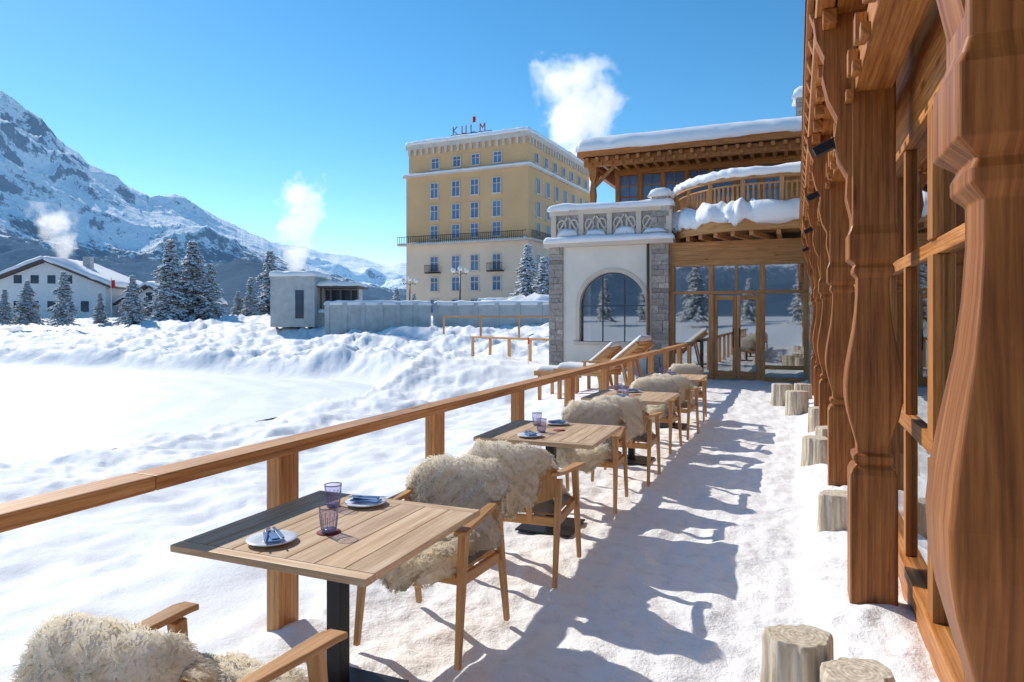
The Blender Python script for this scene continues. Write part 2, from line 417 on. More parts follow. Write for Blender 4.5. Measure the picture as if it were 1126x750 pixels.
mb.obj('rail_timber',['rail'],e,.006)
x0,y0=loc(-1.5,26);x1,y1=loc(2.0,20.6)
railing('wooden_fence',[(x0,y0,-.05),(x1,y1,0)],.95,1.3,.1,.08,board=.12,th=.07)
x0,y0=loc(-4.0,40);x1,y1=loc(2.6,38)
railing('wooden_fence',[(x0,y0,.75),(x1,y1,.75)],.95,2.2,.1,.08,board=.12,th=.10)

# ---------------------------------------------------------------- sun loungers in the snow
def lounger(x,y,rz,w=.66):
    z=Hs(x,y)+.04;e=empty('wooden_sun_lounger',(x,y,z),rz);mb=MB()
    for s in(-1,1):
        yy=s*w/2
        mb.beam((-1.0,yy,.42),(.25,yy,.42),.05,.12);mb.beam((.20,yy,.44),(.98,yy,1.06),.05,.12)
        mb.beam((-.85,yy,-.25),(-.85,yy,.37),.06,.09);mb.beam((.15,yy,-.25),(.15,yy,.37),.06,.09);mb.beam((.85,yy,-.3),(.62,yy,.74),.05,.08)
        mb.beam((-.25,yy+s*.06,.66),(.48,yy+s*.06,.69),.08,.035);mb.beam((-.2,yy+s*.06,.47),(-.2,yy+s*.06,.64),.05,.05)
    for k in range(11): mb.box((-.95+k*.115,0,.465),(.085,w-.06,.022))
    for k in range(8):
        t=(k+.5)/8;mb.box((.22+.76*t,0,.475+.62*t),(.085,w-.06,.022),rot=Matrix.Rotation(-.68,3,'Y'))
    mb.obj('frame',['rail'],e,.005)
    mb=MB();mb.snow(-.38,0,.475,1.2,w-.1,.12,amp=.2,res=.07);mb.snow(.60,0,.82,.82,w-.12,.13,amp=.2,res=.07,slope=(.80,0))
    mb.obj('white_cushion',['cloth'],e)
lounger(-4.85,15.7,math.radians(-8));lounger(-3.75,13.9,math.radians(-14))

# ---------------------------------------------------------------- furniture
def fur_mesh(seed,w=.46):
    rnd=random.Random(seed)
    prof=[(-.325,.42),(-.320,.53),(-.315,.64),(-.305,.73),(-.29,.785),(-.26,.805),(-.225,.785),(-.20,.72),(-.185,.63),(-.165,.54),(-.12,.49),(-.03,.475),(.08,.47),(.18,.465),(.25,.445),(.275,.40),(.28,.34)]
    prof=[Vector((0,y,z)) for y,z in prof]
    d=[0]
    for a,b in zip(prof[:-1],prof[1:]): d.append(d[-1]+(b-a).length)
    L=d[-1]
    def P(s):
        s=max(0,min(L,s))
        for i in range(len(d)-1):
            if s<=d[i+1]+1e-9:
                t=(s-d[i])/(d[i+1]-d[i]);return prof[i].lerp(prof[i+1],t)
    ns,nt=70,30
    S0=rnd.uniform(0,50)
    def surf(u,v):
        s=u*L
        ww=w*(.5+.05*math.sin(u*9+S0)+.035*math.sin(u*21+2*S0)+.012*math.sin(u*60+v*5))
        taper=min(1,(.35+.65*math.sqrt(max(0,min(1,min(u,1-u)*9)))))
        x=(v*2-1)*ww*taper
        s2=s+.05*math.sin(v*7+S0)*(u-.5)*2
        p=P(s2);tn=P(s2+.02)-P(s2-.02)
        if tn.length<1e-6: tn=Vector((0,0,1))
        tn.normalize();nrm=Vector((0,-tn.z,tn.y))
        back=-(.045*(1-(x/.28)**2)) if p.z>.5 and p.y<-.15 else 0
        ev=abs(v*2-1);edge=1-ev**4
        puff=.014+.034*edge+.011*math.sin(u*31+v*7+S0)*math.sin(v*17+S0)+.009*math.sin(u*67+S0)*math.sin(v*29)
        pp=Vector((x,p.y+back,p.z))+nrm*puff
        pp.z-=max(0,abs(x)-.20)*.7
        sn=(nrm+Vector((1 if v>.5 else -1,0,0))*ev**3*.9).normalized()
        return pp,sn,tn
    mb=MB();NR=[];V=[]
    for i in range(ns+1):
        for j in range(nt+1):
            p,n,t=surf(i/ns,j/nt);V.append(p);NR.append((n+Vector((0,0,.2))).normalized())
    m=nt+1
    mb.add(V,[(i*m+j,(i+1)*m+j,(i+1)*m+j+1,i*m+j+1) for i in range(ns) for j in range(nt)],0,(1,0,0),True,True)
    for k in range(22000):
        u=rnd.random();v=rnd.random()
        if rnd.random()<.12: v=rnd.choice([0,1])
        if rnd.random()<.04: u=rnd.choice([0,1])
        p,n,t=surf(u,v)
        a=math.sin(p.x*75+S0)+math.sin(p.y*81+p.z*67);b2=math.sin(p.x*63+p.z*79+S0)
        X=Vector((1,0,0))
        lay=X*(.9*math.sin(a*2.1)+rnd.uniform(-.4,.4)+(v-.5)*1.6*(abs(v-.5)*2)**3)+t*(.9*math.sin(b2*2.3)+rnd.uniform(-.4,.4))
        dr=(n*.8+lay+Vector((0,0,-.25))).normalized()
        ln=rnd.uniform(.012,.027);wd=rnd.uniform(.0010,.0018)
        sx=dr.cross(Vector((rnd.uniform(-1,1),rnd.uniform(-1,1),rnd.uniform(-1,1)))).normalized()*wd
        mid=p+dr*ln*.6;tip=mid+(dr*.4+lay*.5+Vector((rnd.uniform(-.6,.6),rnd.uniform(-.6,.6),-.4+rnd.uniform(-.4,.3)))).normalized()*ln*.5
        mb.add([p-sx,p+sx,mid+sx*.95,mid-sx*.95,tip],[(0,1,2,3),(3,2,4)],0,(1,0,0),True,True)
        n0=(n+Vector((0,0,.25))).normalized();nn=(n+dr*.3+Vector((0,0,.35))).normalized();NR.extend([n0,n0,nn,nn,nn])
    return mb,NR
def chair_mesh():
    mb=MB()
    for s in(-1,1):
        mb.beam((s*.285,.265,0),(s*.275,.185,.620),.028,.028,.042,.05,up=(0,1,0))
        mb.beam((s*.275,-.30,0),(s*.270,-.185,.63),.028,.028,.040,.048,up=(0,1,0))
        vs=[];fs=[];pts=[(.30,.275,.630,.033),(.295,.22,.639,.038),(.285,.10,.643,.034),(.275,-.02,.647,.028),(.268,-.14,.655,.024),(.262,-.25,.67,.022)]
        for x,y,z,w in pts:
            for a,b in((-w,-.011),(w,-.011),(w,.011),(-w,.011)): vs.append((s*x+a,y,z+b))
        for k in range(len(pts)-1):
            for i in range(4): fs.append((k*4+i,(k+1)*4+i,(k+1)*4+(i+1)%4,k*4+(i+1)%4))
        fs.append((0,1,2,3));fs.append((23,22,21,20))
        mb.add(vs,fs,0,(0,1,0))
        mb.beam((s*.268,.20,.385),(s*.262,-.215,.365),.024,.055)
    mb.beam((-.26,.20,.39),(.26,.20,.39),.026,.055);mb.beam((-.255,-.215,.37),(.255,-.215,.37),.024,.055)
    nx,nz=14,8;vs=[];fs=[]
    for side in(0,1):
        for i in range(nx+1):
            u=i/nx*2-1
            zt=.765-.075*abs(u)**2.6;zb=.46+.06*abs(u)**2
            for j in range(nz+1):
                v=j/nz;z=zb+(zt-zb)*v
                x=u*(.255+.012*v);y=-.185-.075*(1-u*u)-.10*(z-.45)-side*.014
                vs.append((x,y,z))
    m=nz+1;o=(nx+1)*m
    for i in range(nx):
        for j in range(nz):
            a=i*m+j;fs.append((a,a+m,a+m+1,a+1));fs.append((o+a+1,o+a+m+1,o+a+m,o+a))
    for i in range(nx):
        a=i*m;fs.append((a+o,a+m+o,a+m,a));a=i*m+nz;fs.append((a,a+m,a+m+o,a+o))
    for j in range(nz):
        fs.append((j,j+1,j+1+o,j+o));a=nx*m+j;fs.append((a+o,a+1+o,a+1,a))
    mb.add(vs,fs,0,(0,0,1),False)
    for s in(-1,1): mb.beam((s*.09,-.225,.37),(s*.10,-.245,.50),.04,.018,mat=0,up=(0,1,0))
    return mb
def cushion_mesh():
    mb=MB();mb.bb(-.25,.25,-.20,.225,.405,.42,1)
    nx=12;vs=[];
    for j in range(nx+1):
        for i in range(nx+1):
            u=i/nx*2-1;v=j/nx*2-1
            e=(max(0,1-abs(u)**6)*max(0,1-abs(v)**6))**.5
            vs.append((u*.245,.01+v*.215,.42+.04*e))
    m=nx+1;mb.add(vs,[(j*m+i,j*m+i+1,(j+1)*m+i+1,(j+1)*m+i) for i in range(nx) for j in range(nx)],0,(1,0,0),True)
    return mb
cf=chair_mesh().obj('frame',['chair'],None,.005);cc=cushion_mesh().obj('cushion',['grey','chair'])
furs=[]
for sd_,w_ in((3,.49),(11,.53)):
    m_,n_=fur_mesh(sd_,w_);furs.append(m_.obj('sheepskin',['fur'],normals=n_))
protos=[cf,cc]+furs
def inst(src,parent,l=(0,0,0),rz=0,sc=1):
    o=src.copy();C.collection.objects.link(o);o.parent=parent;o.location=l;o.rotation_euler=(0,0,rz);o.scale=(sc,)*3 if not isinstance(sc,tuple) else sc;return o
def chair(x,y,rz,fi,fx=0):
    e=empty('wooden_armchair',(x,y,.02),rz);inst(cf,e);inst(cc,e);inst(furs[fi],e,(fx,0,0),0)
def table(x,y,rz=0):
    e=empty('wooden_table',(x,y,.01),rz);mb=MB()
    n=7;w=.92/n
    for k in range(n): mb.bb(-.46+k*w+.0015,-.46+(k+1)*w-.0015,-.40,.40,.712,.74,0)
    mb.bb(-.46,.46,-.458,-.4025,.7115,.7395,0);mb.bb(-.46,.46,.4025,.458,.7115,.7395,0)
    mb.bb(-.40,.40,-.36,.36,.69,.711,0)
    mb.obj('tabletop',['table'],e,.003)
    mb=MB();mb.bb(-.035,.035,-.035,.035,.012,.68,0);mb.bb(-.22,.22,-.22,.22,0,.012,0);mb.bb(-.25,.25,-.03,.03,.665,.6895,0);mb.bb(-.03,.03,-.25,-.031,.666,.6895,0);mb.bb(-.03,.03,.031,.25,.666,.6895,0)
    mb.obj('pedestal',['black'],e,.003)
TX=-1.82
tabs=[(TX,2.42),(TX+.04,5.06),(TX+.08,7.72),(TX+.10,10.4)]
for i,(x,y) in enumerate(tabs):
    table(x,y,[0,.02,-.02,.01][i])
    if i==0: chair(-1.62,1.49,.04,0,.0)
    else: chair(x+.15,y-.90,random.uniform(-.1,.12),i%2,random.uniform(-.04,.03))
    chair(x+.10,y+.72 if i else 3.08,math.pi+random.uniform(-.12,.08),(i+1)%2,random.uniform(-.03,.05))
for p in protos: D.objects.remove(p)
def tumbler(x,y,z=.75):
    mb=MB();mb.lathe((x,y,z),[(.012,.0315),(.05,.036),(.10,.041),(.102,.0405),(.10,.040)],28,0,True,False)
    for k in range(12):
        a=2*math.pi*k/12;mb.beam((x+.0315*math.cos(a),y+.0315*math.sin(a),z+.012),(x+.0385*math.cos(a),y+.0385*math.sin(a),z+.07),.0016,.0016,mat=1)
    mb.lathe((x,y,z),[(.0,.029),(.002,.031),(.0118,.0315)],24,1)
    mb.lathe((x,y,z),[(.0995,.0412),(.102,.0416),(.1045,.0408)],28,1,True,False)
    mb.obj('drinking_glass',['tumbler','glassbase'])
def plate(x,y,r=.095,rz=0,z=.75):
    e=empty('plate_setting',(x,y,z),rz)
    mb=MB();mb.lathe((0,0,0),[(.0,.05),(.003,.055),(.014,.095),(.017,.098),(.019,.097),(.010,.06),(.008,.002)],36,0,True,False);mb.obj('plate',['plate'],e)
    mb=MB()
    mb.box((.0,.0,.022),(.06,.14,.008),0,Matrix.Rotation(.5,3,'Z'));mb.box((.01,.01,.029),(.05,.12,.005),0,Matrix.Rotation(.62,3,'Z'))
    mb.obj('napkin',['napkin'],e,.003)
    mb=MB()
    for a,dx in((.35,-.02),(.62,.02)):
        R=Matrix.Rotation(a,3,'Z')
        mb.box(R@Vector((dx,-.03,0))+Vector((0,0,.036)),(.008,.13,.003),0,R);
        c=R@Vector((dx,.055,0))+Vector((0,0,.036));mb.box(c,(.018,.05,.003),0,R)
    mb.obj('cutlery',['steel'],e,.0015)
def coaster(x,y):
    mb=MB();mb.lathe((x,y,.7495),[(0,.05),(.003,.05)],28);mb.obj('coaster',['red'])
coaster(-1.80,2.33);tumbler(-1.80,2.33,.753);tumbler(-2.03,2.66);plate(-1.93,2.14,rz=.3);plate(-1.90,2.74,rz=1.2)
for x,y in tabs[1:]:
    tumbler(x-.05,y-.08);tumbler(x-.2,y+.22);coaster(x+.05,y+.05)
    plate(x-.06,y-.30,rz=.2);plate(x-.06,y+.32,rz=2)

# ---------------------------------------------------------------- stumps
def stump(x,y,r,h,seed):
    rn=random.Random(seed);ph=[rn.uniform(0,6) for _ in range(4)]
    f=lambda a:1+.13*math.sin(2*a+ph[0])+.09*math.sin(3*a+ph[1])+.05*math.sin(7*a+ph[2])+.03*math.sin(13*a+ph[3])
    mb=MB();mb.lathe((0,0,0),[(-.05,r*1.12),(.04,r*1.06),(h*.5,r),(h-.02,r*.98),(h-.002,r*.93)],56,0,True,False,f)
    mb.lathe((0,0,0),[(h-.002,r*.93),(h,r*.9),(h+.001,r*.5),(h+.002,r*.02)],56,0,False,True,f)
    mb.obj('tree_stump',['stump'],loc_=(x,y,0))
stump(.01,3.14,.125,.30,1);stump(.22,2.98,.135,.26,2)
stump(.20,2.66,.11,.18,12)
stump(.30,5.6,.13,.34,3);stump(.20,8.1,.14,.34,5);stump(.32,8.6,.13,.38,6);stump(.0,12.4,.16,.40,7);stump(-.25,13.6,.16,.4,8);stump(.10,14.2,.15,.36,9);stump(.28,10.4,.14,.38,10)

# ---------------------------------------------------------------- chalet (right)
ch=empty('alpine_chalet');
mb=MB()
Hp=.115
prof=[(-.05,Hp),(.80,Hp),(.83,.104),(.85,.082),(.875,.10),(.90,.10),(.915,.078),(.96,.080),(1.05,.104),(1.12,.122),(1.20,.134),(1.28,.137),(1.36,.130),(1.46,.115),(1.58,.095),(1.68,.084),(1.78,.078),(1.86,.078),(1.885,.10),(1.91,.10),(1.93,.09),(1.96,.125),(2.09,.125),(2.11,.115),(2.14,.105),(3.9,.105)]
PY=[-1.2,1.5,4.2,6.9,9.6,12.3,15.0]
for y in PY:
    mb.sqloft(.38,y,[(z,h,h*.92,0) for z,h in prof],cham=.07)
    out=[(.28,2.16),(.25,2.30),(.255,2.42),(.215,2.50),(.19,2.62),(.205,2.74),(.16,2.84),(.13,2.98),(.14,3.08),(.10,3.18),(.085,3.30),(.28,3.30)]
    n=len(out);vs=[(x,y-.075,z) for x,z in out]+[(x,y+.075,z) for x,z in out]
    fs=[tuple(range(n)),tuple(range(2*n-1,n-1,-1))]+[((i+1)%n,i,n+i,n+(i+1)%n) for i in range(n)]
    mb.add(vs,fs,0,(0,0,1))
mb.obj('carved_posts',['post'],ch,.005)
mb=MB()
mb.bb(.20,.46,-3,16.2,3.301,3.50);mb.bb(.10,.19,-3,16.2,3.302,3.44);mb.bb(.29,.47,-3,16.2,2.86,3.02)
y=-2.9
while y<16.2:
    mb.beam((1.2,y,3.98),(.17,y,3.56),.10,.13);mb.beam((.17,y,3.56),(.085,y,3.53),.09,.10)
    mb.box((.165,y+.22,3.26),(.07,.10,.08));mb.box((.262,y,2.93),(.05,.09,.12));mb.box((.262,y+.22,2.83),(.04,.07,.06))
    y+=.45
mb.beam((.08,-3,3.63),(.08,16.2,3.63),.04,.12)
mb.obj('eave_timbers',['chalet'],ch,.006)
mb=MB()
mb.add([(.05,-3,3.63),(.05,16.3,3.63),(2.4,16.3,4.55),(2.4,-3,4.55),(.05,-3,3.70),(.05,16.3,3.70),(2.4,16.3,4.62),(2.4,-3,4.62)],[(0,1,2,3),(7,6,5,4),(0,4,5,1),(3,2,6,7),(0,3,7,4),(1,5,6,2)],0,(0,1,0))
mb.obj('soffit_boards',['chalet_shade'],ch)
mb=MB();mb.snow(1.38,6.6,4.24,2.2,19.4,.3,slope=(.39,0));mb.obj('roof_snow',['snow'],ch)
mb=MB();gl=MB();GX=.60
mb.bb(GX-.04,GX+.08,-3,16,0.0,.22);mb.bb(GX-.055,GX+.09,-3,16,.221,.28);mb.bb(GX-.035,GX+.06,-3,16,2.60,2.82);mb.bb(GX-.022,GX+.05,-3,16,1.00,1.09)
mb.bb(GX-.024,GX+.05,-3,16,1.93,2.0)
y=-2.7
while y<16:
    k=round((y+2.7)/.9)
    w=.13 if k%3==1 else .075;q=.04 if k%3==1 else .026
    for z0,z1 in((.281,.999),(1.091,1.929),(2.001,2.599)): mb.bb(GX-q,GX+.058,y-w/2,y+w/2,z0,z1)
    y+=.9
mb.bb(GX-.03,GX+.1,-3,16,2.821,3.30)
mb.obj('window_frames',['chalet'],ch,.004)
gl.add([(GX+.005,-3,.28),(GX+.005,16,.28),(GX+.005,16,2.6),(GX+.005,-3,2.6)],[(0,1,2,3)])
gl.obj('window_glass',['glassd'],ch)
mb=MB();mb.bb(3.4,3.5,-3,16,0,3.3);mb.bb(.75,3.4,-3,16,-.02,.05);mb.bb(.75,3.4,-3,16,3.2,3.3)
mb.bb(.70,3.5,16,16.1,0,3.3);mb.bb(.70,3.5,-3.1,-3,0,3.3)
for y in(0.5,3.3,6,8.8,11.5): mb.bb(1.0,1.03,y,y+.35,.1,2.6,1)
for y in(2.2,5.0,7.8): mb.bb(1.5,2.3,y,y+.8,.68,.74,1);mb.bb(1.8,1.9,y+.3,y+.4,.05,.68,1)
mb.obj('interior',['interior','warmint'],ch)
for y in(4.2,6.9,9.6,12.3):
    e=empty('wall_spotlight',(.19,y-.02,2.58 if y<5 else 2.75));mb=MB()
    mb.box((.05,0,.02),(.10,.02,.02));mb.beam((.02,0,.04),(-.10,0,-.015),.07,.05);mb.box((.09,0,.02),(.015,.08,.10))
    mb.obj('lamp_housing',['black'],e,.004)
def pier(mb,x0,x1,y0,y1,z0,z1,rh=.13,mat=0):
    z=z0;mb.bb(x0+.03,x1-.03,y0+.03,y1-.03,z0,z1,mat,flat_uv=True)
    while z<z1-.02:
        h=min(rh*random.uniform(.6,1.35),z1-z)
        x=x0
        while x<x1-.01:
            w=min(random.uniform(.14,.42),x1-x)
            if x1-x-w<.08: w=x1-x
            j=random.uniform(0,.03);mb.bb(x+.004,x+w-.004,y0-j,y0+.12,z+.004,z+h-.004,mat,flat_uv=True);x+=w
        y=y0+.121
        while y<y1-.01:
            w=min(random.uniform(.16,.45),y1-y)
            if y1-y-w<.08: w=y1-y
            j=random.uniform(0,.03);mb.bb(x0-j,x0+.12,y+.004,y+w-.004,z+.004,z+h-.004,mat,flat_uv=True)
            mb.bb(x1-.12,x1+j,y+.004,y+w-.004,z+.004,z+h-.004,mat,flat_uv=True);y+=w
        z+=h
mb=MB();pier(mb,.29,1.4,16.35,18.3,0,7.3,.16);mb.obj('stone_tower',['stone'],ch)
mb=MB();mb.snow(.85,17.3,7.3,1.3,2.1,.3);mb.obj('tower_snow',['snow'],ch)

# ---------------------------------------------------------------- annex at the end
an=empty('hotel_annex')
AY=18.6
mb=MB();gl=MB()
xs=[-3.08,-2.07,-.81,.23]
mb.bb(-3.14,.29,AY-.07,AY+.07,2.98,3.14);mb.bb(-3.14,.29,AY-.065,AY+.065,2.24,2.32);mb.bb(-3.14,.29,AY-.08,AY+.08,3.141,3.62)
for x in xs:
    mb.bb(x-.065,x+.065,AY-.085,AY+.085,0,2.239);mb.bb(x-.065,x+.065,AY-.085,AY+.085,2.321,2.979)
mb.bb(-.745,.165,AY-.05,AY+.05,.30,.40);mb.bb(-.745,.165,AY-.05,AY+.05,0,.10);mb.bb(-3.015,-2.135,AY-.05,AY+.05,0,.10)
mb.bb(-1.475,-1.405,AY-.06,AY+.05,2.321,2.979)
for x0,x1 in((-2.004,-1.445),(-1.435,-.876)):
    mb.bb(x0,x0+.09,AY-.055,AY+.03,0.02,2.2);mb.bb(x1-.09,x1,AY-.055,AY+.03,0.02,2.2);mb.bb(x0+.091,x1-.091,AY-.05,AY+.03,.02,.22);mb.bb(x0+.091,x1-.091,AY-.05,AY+.03,2.08,2.199)
mb.obj('glazing_frames',['annexw'],an,.006)
gl.add([(-3.1,AY+.01,0),(.25,AY+.01,0),(.25,AY+.01,2.98),(-3.1,AY+.01,2.98)],[(0,1,2,3)]);
gl.add([(-5.75,AY-.02,.9),(-3.65,AY-.02,.9),(-3.65,AY-.02,3.0),(-5.75,AY-.02,3.0)],[(0,1,2,3)]);
gl.obj('glass_panes',['glass'],an)
mb=MB()
for x in(-1.52,-1.36): mb.tube([(x,AY-.10,.85),(x,AY-.10,1.35)],.012)
mb.obj('door_handles',['black'],an)
mb=MB();mb.bb(-6.0,.6,22.1,22.2,0,3.6);mb.bb(-6.0,.6,18.8,22.0,-.1,-.02);mb.bb(-6,.6,18.9,22,3.45,3.6)
for x,w in((-2.9,.25),(.0,.2)): mb.bb(x,x+w,AY+.35,AY+.40,.1,2.9,1)
mb.bb(-2.6,-1.0,20.5,21.0,0,1.1,1);mb.bb(-5.45,-5.15,18.9,18.95,.9,2.8,1);mb.bb(-4.1,-3.8,18.9,18.95,.9,2.8,1)
mb.obj('interior',['interior','warmint'],an)
def arc(rx,ry,n=40,xe=.28):
    pts=[(-.9+rx*math.cos(a),21.3+ry*math.sin(a)) for a in np.linspace(math.pi,1.5*math.pi,n)]
    m=max(2,int((xe+.9)/.15));pts+=[(-.9+(xe+.9)*k/m,21.3-ry) for k in range(1,m+1)]
    return pts
def slab(mb,pts,z0,z1,mat=0,xe=.28):
    P=pts+[(xe,21.3)];n=len(P)
    vs=[(x,y,z0) for x,y in P]+[(x,y,z1) for x,y in P]
    mb.add(vs,[tuple(range(n-1,-1,-1)),tuple(range(n,2*n))]+[(i,(i+1)%n,n+(i+1)%n,n+i) for i in range(n)],mat,(1,0,0))
def sweep(mb,pts,prof,mat=0,smooth=False,jit=0,seed=0):
    P=[Vector((x,y,0)) for x,y in pts];vs=[];fs=[];n=len(prof)
    for k,p in enumerate(P):
        d=(P[min(k+1,len(P)-1)]-P[max(k-1,0)]).normalized();o=Vector((d.y,-d.x,0))
        if o.dot(p-Vector((-.9,21.3,0)))<0:o=-o
        for i,(a,z) in enumerate(prof):
            q=p+o*a
            if jit:
                t=float(vnoise(np.array([k*.42+i*.5]),np.array([seed+i*.4]),seed)[0])-.5
                q=q+o*t*jit;q.z=z+t*jit*1.3
            else: q.z=z
            vs.append(q)
    for k in range(len(P)-1):
        for i in range(n): fs.append((k*n+i,k*n+(i+1)%n,(k+1)*n+(i+1)%n,(k+1)*n+i))
    fs.append(tuple(range(n-1,-1,-1)));fs.append(tuple((len(P)-1)*n+i for i in range(n)))
    mb.add(vs,fs,mat,(1,0,0),smooth)
mb=MB();dk=arc(2.75,3.85)
slab(mb,dk,3.80,4.05)
sweep(mb,dk,[(-.05,3.74),(.05,3.74),(.05,4.07),(-.05,4.07)])
for k in range(2,len(dk),4):
    x,y=dk[k]
    if y<19.6 or x<-2.5: mb.beam((x,y,3.68),(x if x>-1 else x+.5,min(21,y+1.6),3.66),.10,.11)
rail=arc(2.5,3.6)
sweep(mb,rail,[(-.05,5.03),(.07,5.03),(.07,5.10),(-.05,5.10)]);sweep(mb,rail,[(-.03,4.32),(.04,4.32),(.04,4.39),(-.03,4.39)]);sweep(mb,rail,[(-.02,4.88),(.03,4.88),(.03,4.92),(-.02,4.92)])
def resample(pts,step):
    P=[Vector((x,y,0)) for x,y in pts];out=[];acc=0
    for a,b in zip(P[:-1],P[1:]):
        L=(b-a).length;t=step-acc
        while t<L: out.append(a+(b-a)*t/L);t+=step
        acc=(acc+L)%step
    return out
for p in resample(rail,.125):
    mb.sqloft(p.x,p.y,[(4.391,.024,.024,0),(4.45,.028,.028,0),(4.6,.034,.034,0),(4.75,.022,.022,0),(4.879,.026,.026,0)])
for p in resample(rail,.9): mb.bb(p.x-.05,p.x+.05,p.y-.05,p.y+.05,4.06,5.16)
mb.obj('balcony_timber',['annexw'],an)
mb=MB()
sweep(mb,arc(2.66,3.76,80),[(-.45,4.05),(-.30,4.05),(.10,4.03),(.20,3.93),(.28,3.98),(.28,4.22),(.18,4.40),(-.02,4.50),(-.25,4.46),(-.45,4.30)],0,True,.15,5)
sweep(mb,arc(2.5,3.6,80),[(-.07,5.10),(.09,5.10),(.13,5.17),(.10,5.27),(.0,5.33),(-.07,5.27)],0,True,.05,9)
mb.obj('balcony_snow',['snow'],an)
mb=MB()
UY=22.4
mb.bb(-5.6,.4,UY,UY+3,3.6,6.7,0)
mb.obj('upper_wall',['chalet'],an)
mb=MB();wn=MB()
x=-5.5
while x<.3:
    mb.bb(x-.06,x+.06,UY-.1,UY-.003,4.05,6.5);
    if x+.75<.4:
        wn.bb(x+.09,x+.66,UY-.04,UY-.002,4.9,6.3)
        mb.bb(x+.06,x+.09,UY-.08,UY-.041,4.9,6.3);mb.bb(x+.66,x+.69,UY-.08,UY-.041,4.9,6.3);mb.bb(x+.36,x+.39,UY-.07,UY-.041,4.9,6.3);mb.bb(x+.09,x+.66,UY-.068,UY-.0412,5.58,5.62)
        mb.bb(x+.09,x+.66,UY-.068,UY-.0412,5.95,5.98)
    x+=.75
mb.bb(-5.6,.4,UY-.12,UY-.003,6.32,6.55)
mb.bb(-6.2,.5,20.75,20.9,6.35,6.62);mb.bb(-6.35,.55,20.5,20.62,6.63,6.86);mb.bb(-6.32,-6.2,20.63,25.5,6.62,6.85)
mb.bb(-6.2,-6.05,20.9,25.4,6.35,6.6)
x=-6.1
while x<.5:
    mb.bb(x,x+.1,20.55,22.3,6.48,6.60);mb.bb(x+.12,x+.2,20.66,20.74,6.36,6.46);x+=.32
for x in(-5.95,):
    mb.sqloft(x,20.95,[(4.0,.1,.1,0),(4.9,.1,.1,0),(5.0,.07,.07,0),(5.5,.1,.1,0),(5.9,.06,.06,0),(6.0,.1,.1,0),(6.35,.14,.12,0)])
    mb.beam((x+.05,20.95,5.75),(x+.65,20.95,6.33),.09,.10);mb.beam((x,21.0,5.75),(x,21.7,6.33),.09,.10)
mb.obj('upper_timber',['chalet'],an,.005);wn.obj('upper_windows',['bluewin'],an)
mb=MB();mb.add([(-6.35,20.5,6.862),(.6,20.5,6.862),(.6,23.2,7.55),(-6.35,23.2,7.55),(.6,25.9,6.862),(-6.35,25.9,6.862)],[(0,1,2,3),(3,2,4,5),(0,3,5),(1,4,2),(0,5,4,1)],0,(1,0,0));mb.obj('roof_deck',['roofdk'],an)
mb=MB();mb.snow(-2.87,21.85,7.19,7.15,2.95,.36,slope=(0,.255),amp=.12);mb.snow(-2.87,24.6,7.19,7.15,2.95,.36,slope=(0,-.255),amp=.12)
mb.obj('roof_snow',['snow'],an)
mb=MB();pier(mb,.0,.7,22.6,23.4,6.9,8.4,.15);mb.obj('chimney',['stone'],an)
mb=MB();mb.snow(.35,23,8.4,.95,1.05,.35);mb.obj('chimney_snow',['snow'],an)
WYf=18.4
mb=MB();cx,hw,sp,zb=-4.69,.93,1.94,.95
arcp=[(cx-hw,zb)]+[(cx-hw*math.cos(a),sp+hw*math.sin(a)) for a in np.linspace(0,math.pi,33)]+[(cx+hw,zb)]
X0,X1,Z0,Z1=-6.1,-3.6,-.3,3.6
def outer(p):
    x,z=p;dx,dz=x-cx,z-sp
    if z<=sp+1e-6: return (X0 if x<cx else X1,z)
    sx=((X1-cx) if dx>0 else (cx-X0))/max(abs(dx),1e-6);sz=(Z1-sp)/max(dz,1e-6);s_=min(sx,sz);return(cx+dx*s_,sp+dz*s_)
vs=[];fs=[]
ap=arcp;op=[outer(p) for p in ap]
for (x,z) in ap: vs.append((x,WYf,z))
for (x,z) in op: vs.append((x,WYf,z))
for (x,z) in ap: vs.append((x,WYf+.3,z))
n=len(ap)
for i in range(n-1):
    fs.append((i,i+1,n+i+1,n+i));fs.append((i+1,i,2*n+i,2*n+i+1))
vs+= [(X0,WYf,Z0),(X1,WYf,Z0),(X0,WYf,Z1),(X1,WYf,Z1)]
k=3*n;fs.append((k,k+1,2*n-1,n-1,0,n))
li=max(i for i in range(n) if abs(op[i][0]-X0)<1e-4);ri=min(i for i in range(n) if abs(op[i][0]-X1)<1e-4 and i>5)
fs.append((n+li,n+li+1,k+2));fs.append((n+ri-1,n+ri,k+3))
fs.append((0,n-1,3*n-1,2*n))
mb.add(vs,fs,0,(1,0,0))
mb.bb(-6.45,-6.40,18.9,24,-.3,3.6);mb.bb(-3.4,-3.35,18.7,22,-.3,3.6);mb.bb(-6.4,-3.1,18.75,24.5,3.5,3.595)
for i in range(n-1):
    a=Vector((ap[i][0],WYf-.02,ap[i][1]));b=Vector((ap[i+1][0],WYf-.02,ap[i+1][1]))
    o1=(a-Vector((cx,WYf-.02,min(a.z,sp)))).normalized();o2=(b-Vector((cx,WYf-.02,min(b.z,sp)))).normalized()
    P=[a,b,b+o2*.11,a+o1*.11];Q=[p+Vector((0,.06,0)) for p in P]
    mb.add(P+Q,[(0,1,2,3),(7,6,5,4),(3,2,6,7),(1,0,4,5)],1,(0,0,1))
mb.bb(cx-hw-.15,cx+hw+.15,WYf-.08,WYf+.05,zb-.1,zb,1)
mb.bb(-6.62,-3.0,WYf-.22,WYf+.5,3.601,3.72,1);mb.bb(-6.55,-3.08,WYf-.12,WYf+.4,3.721,3.80,1)
